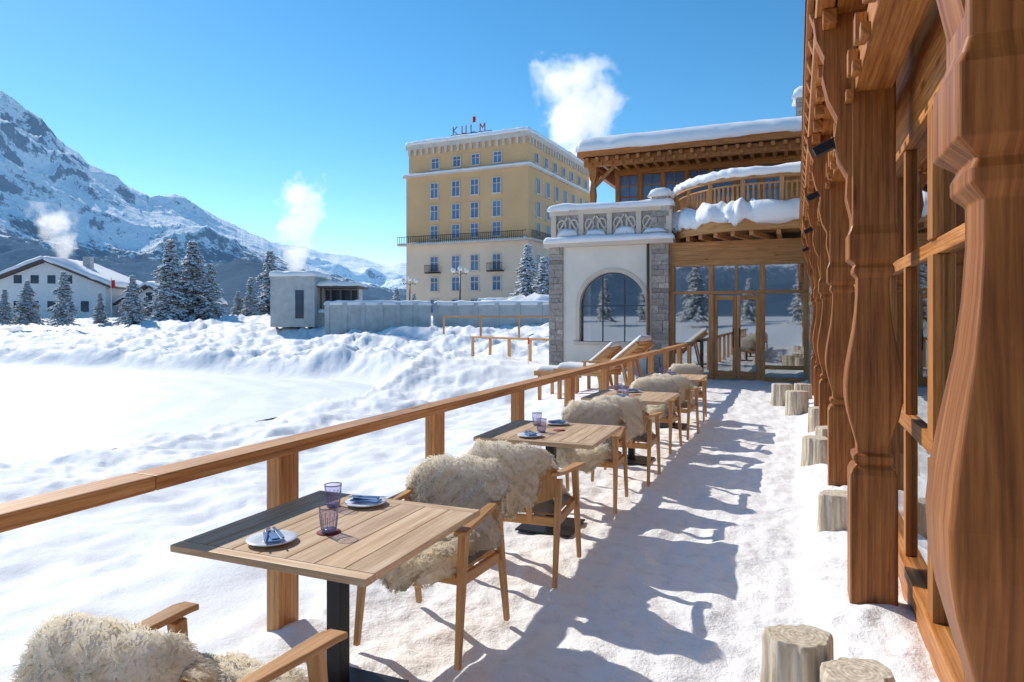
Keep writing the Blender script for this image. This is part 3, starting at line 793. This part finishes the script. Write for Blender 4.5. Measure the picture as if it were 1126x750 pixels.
mb.bb(-6.5,-3.12,WYf-.06,WYf+.14,4.50,4.64,1);mb.bb(-6.45,-3.15,WYf-.0,WYf+.08,3.801,3.92,1)
for k in range(5):
    xx=-6.45+k*.81;mb.bb(xx-.0,xx+.14,WYf-.045,WYf+.12,3.80,4.499,1)
    if k<4:
        a0=xx+.14;a1=xx+.81;c0=(a0+a1)/2
        mb.bb(a0,a1,WYf+.09,WYf+.11,3.921,4.499,2)
        for t in(-.18,.18):
            ring=[(c0+t+.12*math.cos(q),WYf+.03,4.21+.17*math.sin(q)) for q in np.linspace(0,2*math.pi,17)]
            mb.tube(ring,.035,6,1)
        mb.beam((a0,WYf+.04,3.95),(c0,WYf+.04,4.48),.05,.05,mat=1);mb.beam((c0,WYf+.04,4.48),(a1,WYf+.04,3.95),.05,.05,mat=1)
mb.obj('arched_wing',['stucco','trim','greyst'],an)
mb=MB()
for t in(-.31,.31): mb.bb(cx+t-.015,cx+t+.015,WYf+.15,WYf+.19,zb,sp+.86)
mb.bb(cx-hw,cx+hw,WYf+.145,WYf+.185,sp-.015,sp+.02)
for i in range(n-1):
    a=Vector((ap[i][0],WYf+.17,ap[i][1]));b=Vector((ap[i+1][0],WYf+.17,ap[i+1][1]));mb.beam(a,b,.05,.07)
mb.obj('arched_window_frame',['darkwin'],an)
mb=MB();pier(mb,-6.52,-6.10,WYf-.04,WYf+.5,-.3,3.6,.17);pier(mb,-3.60,-3.14,WYf-.04,WYf+.5,-.1,4.9,.16);mb.obj('stone_piers',['stone'],an)
mb=MB();mb.tube([(-3.68,WYf-.1,3.6),(-3.68,WYf-.1,.1)],.04);mb.obj('downpipe',['copper'],an)
mb=MB();mb.snow(-4.8,WYf+.03,4.64,3.55,.38,.18,amp=.3);mb.snow(-3.37,WYf+.2,4.9,.6,.7,.2)
mb.snow(-4.8,WYf-.15,3.72,3.7,.3,.16,amp=.5)
for k in range(4): mb.snow(-5.95+k*.81,WYf+.0,3.92,.6,.2,.18,amp=.8)
mb.obj('wing_snow',['snow'],an)

# ---------------------------------------------------------------- grand hotel
hx,hy=loc(2.04,85);f=Vector(loc(.9026,-.4305));rz=math.atan2(f.y,f.x)
ho=empty('grand_hotel',(hx,hy,0),rz)
mb=MB();W=18.2;L=24
mb.bb(-W,0,0,L,11.3,20.4,0);mb.bb(-W+.0,0,0,L,-2,11.299,1);mb.bb(-W+.25,-.25,.25,L-.25,20.7,24.2,0)
mb.bb(-W-.35,.35,-.35,L+.35,20.401,20.699,2);mb.bb(-W-.05,.05,-.05,L+.05,24.201,24.9,2)
mb.bb(-W-.9,.1,-.9,-.002,11.15,11.35,2);mb.bb(.002,.9,-.9,L,11.15,11.35,2)
x=-W+.3
while x<-.3: mb.bb(x,x+.35,-.02,.24,23.4,24.2,2);x+=.95
y=.5
while y<L: mb.bb(-.249,-.0,y,y+.35,23.4,24.2,2);y+=.95
mb.obj('walls',['yel','yel2','trim'],ho)
wn=MB();fr=MB()
def win(mbw,fr,axis,t,z,w,h,sh=True,inset=.0):
    if axis=='x':
        mbw.bb(-t-w/2,-t+w/2,-.04+inset,.0+inset,z-h/2,z+h/2,0)
        fr.bb(-t-w/2-.12,-t-w/2-.001,-.10+inset,.0+inset,z-h/2,z+h/2,0);fr.bb(-t+w/2+.001,-t+w/2+.12,-.10+inset,0+inset,z-h/2,z+h/2,0)
        fr.bb(-t-w/2-.2,-t+w/2+.2,-.2+inset,0+inset,z-h/2-.2,z-h/2-.001,0);fr.bb(-t-w/2-.15,-t+w/2+.15,-.12+inset,0+inset,z+h/2+.001,z+h/2+.12,0)
        fr.bb(-t-.04,-t+.04,-.07+inset,-.041+inset,z-h/2,z+h/2,0);fr.bb(-t-w/2,-t+w/2,-.068+inset,-.0412+inset,z+.2,z+.28,0)
    else:
        mbw.bb(0-inset,.04-inset,t-w/2,t+w/2,z-h/2,z+h/2,0)
        fr.bb(0-inset,.10-inset,t-w/2-.12,t-w/2-.001,z-h/2,z+h/2,0);fr.bb(0-inset,.10-inset,t+w/2+.001,t+w/2+.12,z-h/2,z+h/2,0)
        fr.bb(0-inset,.2-inset,t-w/2-.2,t+w/2+.2,z-h/2-.2,z-h/2-.001,0)
        fr.bb(.041-inset,.07-inset,t-.04,t+.04,z-h/2,z+h/2,0)
rows=[(22.0,1.3,.25),(18.4,1.9,0),(15.4,1.9,0),(12.8,1.7,0),(8.6,1.9,0),(5.9,1.7,0),(3.0,1.7,0)]
for z,h,ins in rows:
    for t in(4.4,7.6,10.4,13.7): win(wn,fr,'x',t,z,1.05,h,inset=ins)
    for t in(3,6.2,9.4,12.6,15.8,19,22): win(wn,fr,'y',t,z,1.05,h,inset=ins)
wn.obj('windows',['bluewin'],ho);fr.obj('window_frames',['trim'],ho)
mb=MB()
for i in range(64):
    x=-W-.85+i*.295
    if x<.05: mb.bb(x,x+.05,-.87,-.83,11.35,12.3)
mb.bb(-W-.87,.08,-.88,-.82,12.3,12.37)
for i in range(80): mb.bb(.83,.87,-.85+i*.3,-.80+i*.3,11.35,12.3)
mb.bb(.82,.88,-.88,L,12.3,12.37)
for t in(4.4,13.7):
    mb.bb(-t-1.1,-t+1.1,-.8,-.21,7.35,7.5);
    for i in range(12): mb.bb(-t-1.08+i*.19,-t-1.04+i*.19,-.8,-.76,7.5,8.4)
    mb.bb(-t-1.1,-t+1.1,-.81,-.75,8.4,8.46)
mb.obj('balcony_railings',['black'],ho)
mb=MB();mb.snow(-W/2,L/2,24.9,W+.4,L+.4,.5);mb.snow(-W/2,-.2,20.7,W+.8,.45,.25,lim=120);mb.snow(.2,L/2,20.7,.45,L+.8,.25,lim=120);mb.snow(-W/2-.4,-.45,11.35,W+1,.8,.2,lim=120)
mb.obj('roof_snow',['snow'],ho)
mb=MB()
bx=-8.9
mb.bb(bx-2.9,bx+3.2,1.0,1.1,25.75,25.82);mb.bb(bx-2.9,bx+3.2,1.0,1.1,24.9,25.0)
for k in range(9): mb.beam((bx-2.9+k*.76,1.2,24.9),(bx-2.9+k*.76,1.15,25.8),.05,.05)
mb.obj('roof_sign_frame',['copper'],ho);mb=MB()
for k,st in enumerate([[(0,0,0,1.0),(0,.5,.6,1.0),(0,.5,.6,0)],[(0,0,0,1.0),(0,0,.6,0),(.6,0,.6,1.0)],[(0,0,0,1.0),(0,0,.6,0)],[(0,0,0,1.0),(0,1.0,.35,.4),(.35,.4,.7,1.0),(.7,0,.7,1.0)]]):
    for a,b,c_,d_ in st: mb.beam((bx-2.5+k*1.35+a,1.0,25.85+b),(bx-2.5+k*1.35+c_,1.0,25.85+d_),.10,.11)
mb.obj('roof_letters',['redsign'],ho)
mb=MB();mb.tube([(bx+.1,2.5,24.9),(bx+.1,2.5,28.6)],.05);mb.obj('flag_pole',['white'],ho)
mb=MB();vs=[];
for i in range(9):
    for j in range(2): vs.append((bx+.1-i*.07,2.5+.12*math.sin(i*.9),28.5-j*.8-.03*i))
mb.add(vs,[(i*2,i*2+1,i*2+3,i*2+2) for i in range(8)],0,(1,0,0),True);mb.obj('flag',['redflag'],ho)

# ---------------------------------------------------------------- background buildings
def local(name,r,d,rot=0,z=0):
    x,y=loc(r,d);return empty(name,(x,y,z),TH+rot)
pv=local('stone_pavilion',-15.6,48,0,1.4)
mb=MB();mb.bb(-1.4,1.7,0,4,-.5,3.0);mb.bb(1.7,4.2,.8,4,-.5,.6);mb.bb(1.7,4.2,2.8,4,.6,2.3)
mb.bb(-1.5,1.8,-.1,4.1,3.0,3.12)
mb.obj('walls',['greyst'],pv)
mb=MB();mb.bb(.35,.95,-.03,.0,.1,2.1);mb.bb(1.75,4.1,2.75,2.80,.6,2.2);mb.obj('windows',['darkwin'],pv)
mb=MB()
for x in(1.9,2.6,3.3,4.05): mb.bb(x-.06,x+.06,.85,.95,.6,2.3)
mb.bb(1.7,4.6,.5,4.2,2.3,2.45);mb.obj('canopy',['roofdk'],pv)
mb=MB();mb.snow(.15,2,3.12,3.4,4.3,.35);mb.snow(3.1,2.3,2.45,2.9,3.7,.3);mb.snow(3.0,.8,.55,2.6,.5,.25);mb.obj('roof_snow',['snow'],pv)
mb=MB()
for i in range(14): mb.bb(-1.43,1.73,-.012,.0,-.3+i*.24,-.285+i*.24)
mb.obj('joints',['greyst'],pv)
def lowwall(r0,d0,r1,d1,z0,z1,th=.4):
    x0,y0=loc(r0,d0);x1,y1=loc(r1,d1);L=math.hypot(x1-x0,y1-y0);e=empty('garden_wall',((x0+x1)/2,(y0+y1)/2,0),math.atan2(y1-y0,x1-x0))
    mb=MB();mb.bb(-L/2,L/2,-th/2,th/2,z0,z1);
    k=-L/2
    while k<L/2-.2: mb.bb(k,k+.3,-th/2-.06,th/2+.06,z0,z1+.12);k+=L/6
    mb.obj('wall',['greyst'],e,.01)
    mb=MB();mb.snow(0,0,z1,L+.1,th+.1,.28,lim=90);mb.obj('wall_snow',['snow'],e)
lowwall(-12.6,46,-5.6,47,.5,2.45);lowwall(-5.4,47.5,3.2,45,.5,2.45);lowwall(-3.0,60,5.0,58,1,3.0)
def mound(r,d,w,h,z=1.4):
    x,y=loc(r,d);mb=MB();mb.snow(0,0,0,w,w*.8,h,amp=.3,res=.3);mb.obj('snow_mound',['snow'],loc_=(x,y,z))
mound(2.0,55,5.5,1.9);mound(-1.5,52,3.5,1.4);mound(5,50,4,1.5)
def house(name,r,d,w,l,hw_,hr,rot,z):
    e=local(name,r,d,rot,z);mb=MB()
    mb.bb(-w/2,w/2,0,l,-1,hw_);mb.add([(-w/2,0,hw_),(w/2,0,hw_),(0,0,hw_+hr),(-w/2,l,hw_),(w/2,l,hw_),(0,l,hw_+hr)],[(0,1,2),(5,4,3),(0,2,5,3),(1,4,5,2),(0,3,4,1)],0)
    mb.obj('walls',['white'],e)
    mb=MB();ov=.9;sl=hr/(w/2)
    for s in(-1,1):
        a=(s*(w/2+ov),hw_-ov*sl+.05);b=(0,hw_+hr+.05)
        vs=[(a[0],-ov,a[1]),(b[0],-ov,b[1]),(b[0],l+ov,b[1]),(a[0],l+ov,a[1])];vs+=[(x,y,zz+.28) for x,y,zz in vs]
        mb.add(vs,[(0,1,2,3),(7,6,5,4),(0,4,5,1),(3,2,6,7),(0,3,7,4),(1,5,6,2)],0)
    mb.obj('roof',['roofdk'],e)
    mb=MB()
    for s in(-1,1): mb.snow(s*(w/2+ov)/2,l/2,hw_+hr*.5-ov*sl*.5+.34,(w/2+ov)*1.02,l+2*ov,.5,slope=(-s*sl,0),res=.5)
    mb.obj('roof_snow',['snow'],e)
    mb=MB();k=-w/2+1.2
    while k<w/2-1:
        mb.bb(k,k+.9,-.04,0,.8,2.1)
        if abs(k+.45)<w/4: mb.bb(k,k+.9,-.04,0,hw_+.2,hw_+1.2)
        k+=1.9
    mb.obj('windows',['darkwin'],e)
    mb=MB();mb.bb(w*.16,w*.16+.9,l*.4,l*.4+.9,hw_,hw_+hr+1.0);mb.obj('chimney',['greyst'],e)
    return e
house('chalet_house',-56,82,13.5,10,4.0,2.8,.1,1.4)
house('chalet_house',-44.5,84,7.5,8,2.0,1.9,-.2,1.4)
x,y=loc(-47,80);mb=MB();mb.tube([(0,0,1),(0,0,6.2)],.05,6,0);mb.bb(-.02,.6,-.02,.02,5.0,5.9,1);mb.obj('flag_pole',['white','redflag'],loc_=(x,y,0))
def lamp(r,d,z):
    e=local('street_lamp',r,d,0,z);mb=MB();mb.lathe((0,0,0),[(0,.16),(.3,.14),(.4,.07),(3.2,.05)],12)
    for s in(-1,1): mb.tube([(0,0,2.9),(s*.25,0,3.1),(s*.5,0,2.95),(s*.55,0,3.1)],.03,6)
    mb.obj('column',['black'],e);mb=MB()
    for x,zz in((-.55,3.1),(.55,3.1),(0,3.25)): mb.lathe((x,0,zz),[(0,.08),(.08,.17),(.2,.2),(.32,.16),(.4,.03)],12)
    mb.obj('globes',['white'],e)
lamp(-4.35,57,2.2);lamp(-9,60,1.5)

# ---------------------------------------------------------------- conifers
def conifer(seed,h=10,w=2.4,dens=1.0):
    rn=random.Random(seed);V=[];F=[];MI=[]
    def tuft(c,s,mat,up):
        b=len(V);q=[]
        for k in range(5):
            a=2*math.pi*k/5+rn.uniform(-.4,.4);q.append((c[0]+s*math.cos(a)*rn.uniform(.5,1.2),c[1]+s*math.sin(a)*rn.uniform(.5,1.2),c[2]-s*rn.uniform(.1,.45)*up))
        q.append((c[0]+rn.uniform(-.2,.2)*s,c[1]+rn.uniform(-.2,.2)*s,c[2]+s*rn.uniform(.15,.45)));V.extend(q)
        for k in range(5): F.append((b+k,b+(k+1)%5,b+5));MI.append(mat)
    n=7
    for j in range(9):
        z=h*j/8;r=.16*(1-j/8.4)*h/10+.01
        for k in range(n):
            a=2*math.pi*k/n;V.append((r*math.cos(a),r*math.sin(a),z))
    for j in range(8):
        for k in range(n): F.append((j*n+k,j*n+(k+1)%n,(j+1)*n+(k+1)%n,(j+1)*n+k));MI.append(2)
    z=.04*h
    while z<h*.985:
        t=z/h;R=w*(1-t)**.75*(.82+.18*math.sin(z*2.1+seed))+.08
        nb=int((9+6*(1-t))*dens)
        for k in range(nb):
            if rn.random()<.12: continue
            a=rn.uniform(0,6.283);L=R*rn.uniform(.6,1.18);zz=z+rn.uniform(-.15,.15)
            m=max(3,int(L/.2))
            b=len(V);ex=(math.cos(a)*L,math.sin(a)*L,zz-.30*L)
            V.extend([(0,0,zz+.04),(0,0,zz-.04),ex]);F.append((b,b+1,b+2));MI.append(2)
            for i in range(m):
                s=(i+.7)/m;q=L*s;dz=-.10*q-.22*q*q/max(R,.3)
                wd=.34*(1-.5*s)
                for g in range(2):
                    px=math.cos(a)*q+rn.uniform(-wd,wd)*math.sin(a)*1.1;py=math.sin(a)*q-rn.uniform(-wd,wd)*math.cos(a)*1.1
                    sz=rn.uniform(.10,.22)*(1.1-.3*s)
                    tuft((px,py,zz+dz-.03),sz*1.1,0,1.2)
                    if rn.random()<.93: tuft((px+rn.uniform(-.04,.04),py,zz+dz+.05),sz*1.4,1,1.5)
        z+=.30*h/10*(1.15-.4*t)+.03
    tuft((0,0,h),.1,1,1)
    me=D.meshes.new('conifer');me.from_pydata(V,[],F)
    for k in('needle','snow','bark'): me.materials.append(M[k])
    me.polygons.foreach_set('material_index',MI);me.update();return me
cms=[conifer(1,10,2.6),conifer(2,10,2.2),conifer(5,10,3.0)]
def tree(r,d,h,k,z=1.0,w=1):
    x,y=loc(r,d);o=D.objects.new('snowy_conifer',cms[k]);C.collection.objects.link(o);s=h/10;o.location=(x,y,z);o.scale=(s*w,s*w,s);o.rotation_euler=(0,0,random.uniform(0,6))
def tpx(px,top,d,k,w=1,z=1.0): tree((px-563)/750*d,d,(348-top)/750*d+1.65-z,k,z,w)
tpx(187,262,66,0,1.25);tpx(212,264,68,2,1.35);tpx(232,290,67,1,1.4);tpx(276,305,72,1,1.4);tpx(297,275,75,0,1.3)
tpx(30,308,62,2,1.4);tpx(70,298,60,0,1.3);tpx(146,302,62,2,1.3);tpx(110,322,64,1,1.5);tpx(160,325,66,0,1.5);tpx(5,318,60,1,1.5)
tpx(580,268,62,2,1.1);tpx(598,282,58,0,1.2);tpx(436,316,70,0,1.3);tpx(455,322,72,1,1.3);tpx(262,320,74,2,1.3);tpx(395,322,76,1,1.2)
x,y=loc(.5,21);mb=MB();mb.tube([(0,0,0),(0,0,1.1)],.02,8,1);mb.tube([(0,0,1.101),(0,0,1.3)],.022,8,0);mb.obj('snow_marker_pole',['redflag','white'],loc_=(x,y,-.3))
for k in range(14):  # unseen trees behind the camera, added for the window reflections
    x=-60+k*9+random.uniform(-3,3);o=D.objects.new('snowy_conifer',cms[k%3]);C.collection.objects.link(o)
    s=random.uniform(.6,1.1);o.location=(x,-85+random.uniform(-8,8),1);o.scale=(s*1.2,s*1.2,s)

# ---------------------------------------------------------------- mountains
def mountmat(name,haze_glow,cut=.16):
    m,nt,b=newmat(name)
    g=nt.nodes.new('ShaderNodeNewGeometry');pos=g.outputs['Position']
    sx=nt.nodes.new('ShaderNodeSeparateXYZ');nt.links.new(pos,sx.inputs[0])
    sn=nt.nodes.new('ShaderNodeSeparateXYZ');nt.links.new(g.outputs['Normal'],sn.inputs[0])
    n1=N(nt,'ShaderNodeTexNoise',Scale=.006,Detail=9.0,Roughness=.66);nt.links.new(pos,n1.inputs[0])
    n2=N(nt,'ShaderNodeTexNoise',Scale=.05,Detail=5.0,Roughness=.75);nt.links.new(pos,n2.inputs[0])
    st=math_(nt,'ADD',math_(nt,'MULTIPLY',sn.outputs[2],-1.3),math_(nt,'ADD',math_(nt,'MULTIPLY',n1.outputs[0],1.5),math_(nt,'MULTIPLY',n2.outputs[0],.9)))
    rock=ramp(nt,st,[(cut,(0,0,0)),(cut+.14,(1,1,1))])
    c=mixc(nt,rock,(.86,.89,.93),(.19,.23,.30))  # rock tone lifted and blued, painting haze into the base colour
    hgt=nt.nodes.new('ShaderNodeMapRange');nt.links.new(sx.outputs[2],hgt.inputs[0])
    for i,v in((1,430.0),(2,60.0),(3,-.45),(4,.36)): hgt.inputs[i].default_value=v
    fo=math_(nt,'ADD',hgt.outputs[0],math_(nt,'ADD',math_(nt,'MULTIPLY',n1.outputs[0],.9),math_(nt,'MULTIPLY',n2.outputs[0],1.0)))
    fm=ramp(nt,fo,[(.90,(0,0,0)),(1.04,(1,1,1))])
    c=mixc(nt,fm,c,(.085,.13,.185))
    nt.links.new(c,b.inputs['Base Color']);b.inputs['Roughness'].default_value=.95;b.inputs['Specular IOR Level'].default_value=0
    b.inputs['Emission Color'].default_value=(.26,.52,.88,1);b.inputs['Emission Strength'].default_value=haze_glow  # bluish emission stands in for air haze over the slopes
    bump(nt,b,math_(nt,'ADD',n1.outputs[0],math_(nt,'MULTIPLY',n2.outputs[0],.14)),.6,70)
    return m
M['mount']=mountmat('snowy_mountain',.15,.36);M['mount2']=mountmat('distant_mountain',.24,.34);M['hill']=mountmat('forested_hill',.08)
def mountain(name,sky,d0,d1,seed,na=420,nd=170,amp=.16,mat='mount',crag=.012):
    px=np.array([p[0] for p in sky],float);py=np.array([p[1] for p in sky],float)
    az=np.arctan((px-563)/750);el=(348-py)/750/np.sqrt(1+((px-563)/750)**2)
    terrain(name,az,el,d0,d1,seed,na,nd,amp,mat,crag)
def terrain(name,az,el,d0,d1,seed,na,nd,amp,mat,crag):
    A=np.linspace(az[0],az[-1],na)
    fineA=np.linspace(az[0],az[-1],2000);fe=np.interp(fineA,az,el);ker=np.hanning(15);ker/=ker.sum();fe=np.convolve(np.pad(fe,7,'edge'),ker,'valid')
    ker2=np.hanning(161);ker2/=ker2.sum();fs_=np.convolve(np.pad(fe,80,'edge'),ker2,'valid')
    T=np.linspace(0,1.25,nd)
    AA,TT=np.meshgrid(A,T,indexing='ij')
    Dd=d0+(d1-d0)*TT
    wx=np.sin(AA-TH)*Dd;wy=np.cos(AA-TH)*Dd
    warp=.16*(fbm(wx/900+seed,wy/900,4,seed+33)-.5)*np.clip(1-TT,0,1)*2
    k=np.clip(TT,0,1)**5
    EE=np.interp(AA+warp,fineA,fs_)*(1-k)+np.interp(AA,fineA,fe)*k
    crest=EE*d1
    prof=np.where(TT<1,TT**1.2,1-(TT-1)*1.6)
    qx=wx+160*(fbm(wx/300,wy/300,3,seed+70)-.5);qy=wy+160*(fbm(wx/300+5,wy/300,3,seed+71)-.5)
    def rg(x,y,o,s):
        t=0;a=1;w=1;tot=0
        for i in range(o):
            c,sn=math.cos(i*1.1+.4),math.sin(i*1.1+.4)
            n=1-np.abs(vnoise((x*c-y*sn)*2**i+i*3.3,(x*sn+y*c)*2**i,s+i)*2-1);n=n*n
            t=t+a*n*w;w=np.clip(n*1.6,0,1);tot+=a;a*=.48
        return t/tot
    rid=rg(qx/560,qy/560,7,seed)
    env=np.sin(np.clip(TT,0,1)*math.pi*.95)**.8
    Z=crest*(prof+env*amp*2.0*(rid-.35))
    small=(fbm(A*160,A*0+seed,5,seed)-.5)*crag*el.max()*d1
    Z=Z+small[:,None]*np.clip(TT,0,1)**3
    Z=np.maximum(Z,-30)
    V=np.stack([wx,wy,Z],-1).reshape(-1,3)
    npmesh(name,V,gridfaces(na,nd),[mat])
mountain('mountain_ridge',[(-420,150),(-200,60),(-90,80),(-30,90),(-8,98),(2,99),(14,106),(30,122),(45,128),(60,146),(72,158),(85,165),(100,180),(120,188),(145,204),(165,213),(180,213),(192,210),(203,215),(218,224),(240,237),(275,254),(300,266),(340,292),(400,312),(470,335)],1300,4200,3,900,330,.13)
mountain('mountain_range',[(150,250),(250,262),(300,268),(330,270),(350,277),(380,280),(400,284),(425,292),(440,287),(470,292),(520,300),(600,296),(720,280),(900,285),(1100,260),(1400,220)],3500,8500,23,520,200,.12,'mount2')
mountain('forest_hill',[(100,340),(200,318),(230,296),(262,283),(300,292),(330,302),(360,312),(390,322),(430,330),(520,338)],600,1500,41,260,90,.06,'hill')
aa=np.radians(np.linspace(95,262,12));terrain('mountain_range',aa,np.array([.05,.10,.13,.10,.14,.12,.09,.12,.1,.13,.1,.05]),1500,4500,55,260,80,.12,'mount',.02)  # unseen range behind the camera, added for the glass to reflect

# ---------------------------------------------------------------- steam
def steam(r,d,z,H_,W_,lean,dens,sc,seed,em,lo=.30):
    m=D.materials.new('steam_vapour');m.use_nodes=True;nt=m.node_tree;nt.nodes.clear()
    o=nt.nodes.new('ShaderNodeOutputMaterial');v=nt.nodes.new('ShaderNodeVolumePrincipled')
    v.inputs['Color'].default_value=(1,1,1,1);v.inputs['Anisotropy'].default_value=0
    v.inputs['Emission Color'].default_value=(.95,.97,1,1)
    g=nt.nodes.new('ShaderNodeTexCoord').outputs['Object']
    n=N(nt,'ShaderNodeTexNoise',Scale=sc,Detail=4.0,Roughness=.62);nt.links.new(g,n.inputs[0])
    s=nt.nodes.new('ShaderNodeSeparateXYZ');nt.links.new(g,s.inputs[0])
    t=math_(nt,'MAXIMUM',math_(nt,'DIVIDE',s.outputs[2],H_),.001)
    cx=math_(nt,'MULTIPLY',math_(nt,'POWER',t,1.3),lean)
    rr=math_(nt,'MULTIPLY',math_(nt,'ADD',math_(nt,'MULTIPLY',math_(nt,'POWER',t,.8),.82),.18),W_)
    dx=math_(nt,'SUBTRACT',s.outputs[0],cx)
    q=math_(nt,'DIVIDE',math_(nt,'SQRT',math_(nt,'ADD',math_(nt,'MULTIPLY',dx,dx),math_(nt,'MULTIPLY',s.outputs[1],s.outputs[1]))),rr)
    top=math_(nt,'POWER',t,3.0)
    val=math_(nt,'SUBTRACT',math_(nt,'SUBTRACT',n.outputs[0],math_(nt,'MULTIPLY',math_(nt,'POWER',q,2.0),.30)),math_(nt,'MULTIPLY',top,.20))
    r_=nt.nodes.new('ShaderNodeMapRange');nt.links.new(val,r_.inputs[0])
    for i,vv in((1,lo),(2,lo+.20),(3,0.0),(4,dens)): r_.inputs[i].default_value=vv
    nt.links.new(r_.outputs[0],v.inputs['Density'])
    nt.links.new(math_(nt,'MULTIPLY',r_.outputs[0],em),v.inputs['Emission Strength'])  # added glow stands in for light scattered inside the steam
    nt.links.new(v.outputs[0],o.inputs['Volume'])
    try: m.cycles.volume_step_rate=4.0
    except Exception: pass
    x0,y0=loc(r,d);nn=20;mm=20;V=[];F=[]
    for j in range(mm+1):
        tt=j/mm;rad=max(.05,W_*(.18+.82*tt**.8)*1.1);c0=lean*tt**1.3
        for i in range(nn):
            a=2*math.pi*i/nn;V.append((c0+rad*math.cos(a),rad*math.sin(a),H_*tt*1.02))
    for j in range(mm):
        for i in range(nn): F.append((j*nn+i,j*nn+(i+1)%nn,(j+1)*nn+(i+1)%nn,(j+1)*nn+i))
    F.append(tuple(range(nn-1,-1,-1)));F.append(tuple(mm*nn+i for i in range(nn)))
    me=D.meshes.new('steam_plume');me.from_pydata(V,[],F);me.materials.append(m);me.update()
    o=D.objects.new('steam_plume',me);C.collection.objects.link(o);o.location=(x0,y0,z);o.rotation_euler=(0,0,TH)
steam(-16.6,52,4.6,8.0,2.9,.9,1.5,.55,1,.62)
steam(-56.5,86,8.8,7.0,4.2,-1.6,.9,.42,2,.6)
steam(12.8,118,24,21,11.0,-2.2,.55,.17,3,.62,.27)

# ---------------------------------------------------------------- light, sky, camera
A=math.radians(SUN_AZ);E=math.radians(SUN_EL)
S=Vector((math.sin(A)*math.cos(E),math.cos(A)*math.cos(E),math.sin(E)))
sl=D.lights.new('sun','SUN');sl.energy=4.6;sl.angle=math.radians(.5);sl.color=(1,.935,.83)
so=D.objects.new('sun',sl);C.collection.objects.link(so);so.rotation_euler=S.to_track_quat('Z','Y').to_euler();so.location=(-20,0,30)
w=D.worlds.new('World');C.scene.world=w;w.use_nodes=True;nt=w.node_tree
sk=nt.nodes.new('ShaderNodeTexSky');sk.sky_type='NISHITA';sk.sun_disc=False;sk.sun_elevation=E;sk.sun_rotation=A;sk.altitude=1800;sk.air_density=1.0;sk.dust_density=.2;sk.ozone_density=1.8
hs=nt.nodes.new('ShaderNodeHueSaturation');hs.inputs['Hue'].default_value=.490;hs.inputs['Saturation'].default_value=1.3;hs.inputs['Value'].default_value=1.15
bg=nt.nodes['Background'];nt.links.new(sk.outputs[0],hs.inputs['Color']);nt.links.new(hs.outputs[0],bg.inputs[0]);bg.inputs[1].default_value=.15
cam=D.cameras.new('camera');cam.sensor_width=36;cam.lens=750/1126*36;cam.shift_y=-.024;cam.clip_start=.05;cam.clip_end=30000
co=D.objects.new('camera',cam);C.collection.objects.link(co);co.location=(0,0,1.65);co.rotation_euler=(math.pi/2,0,TH)
C.scene.camera=co
C.scene.view_settings.view_transform='Standard';C.scene.view_settings.look='None';C.scene.view_settings.exposure=0
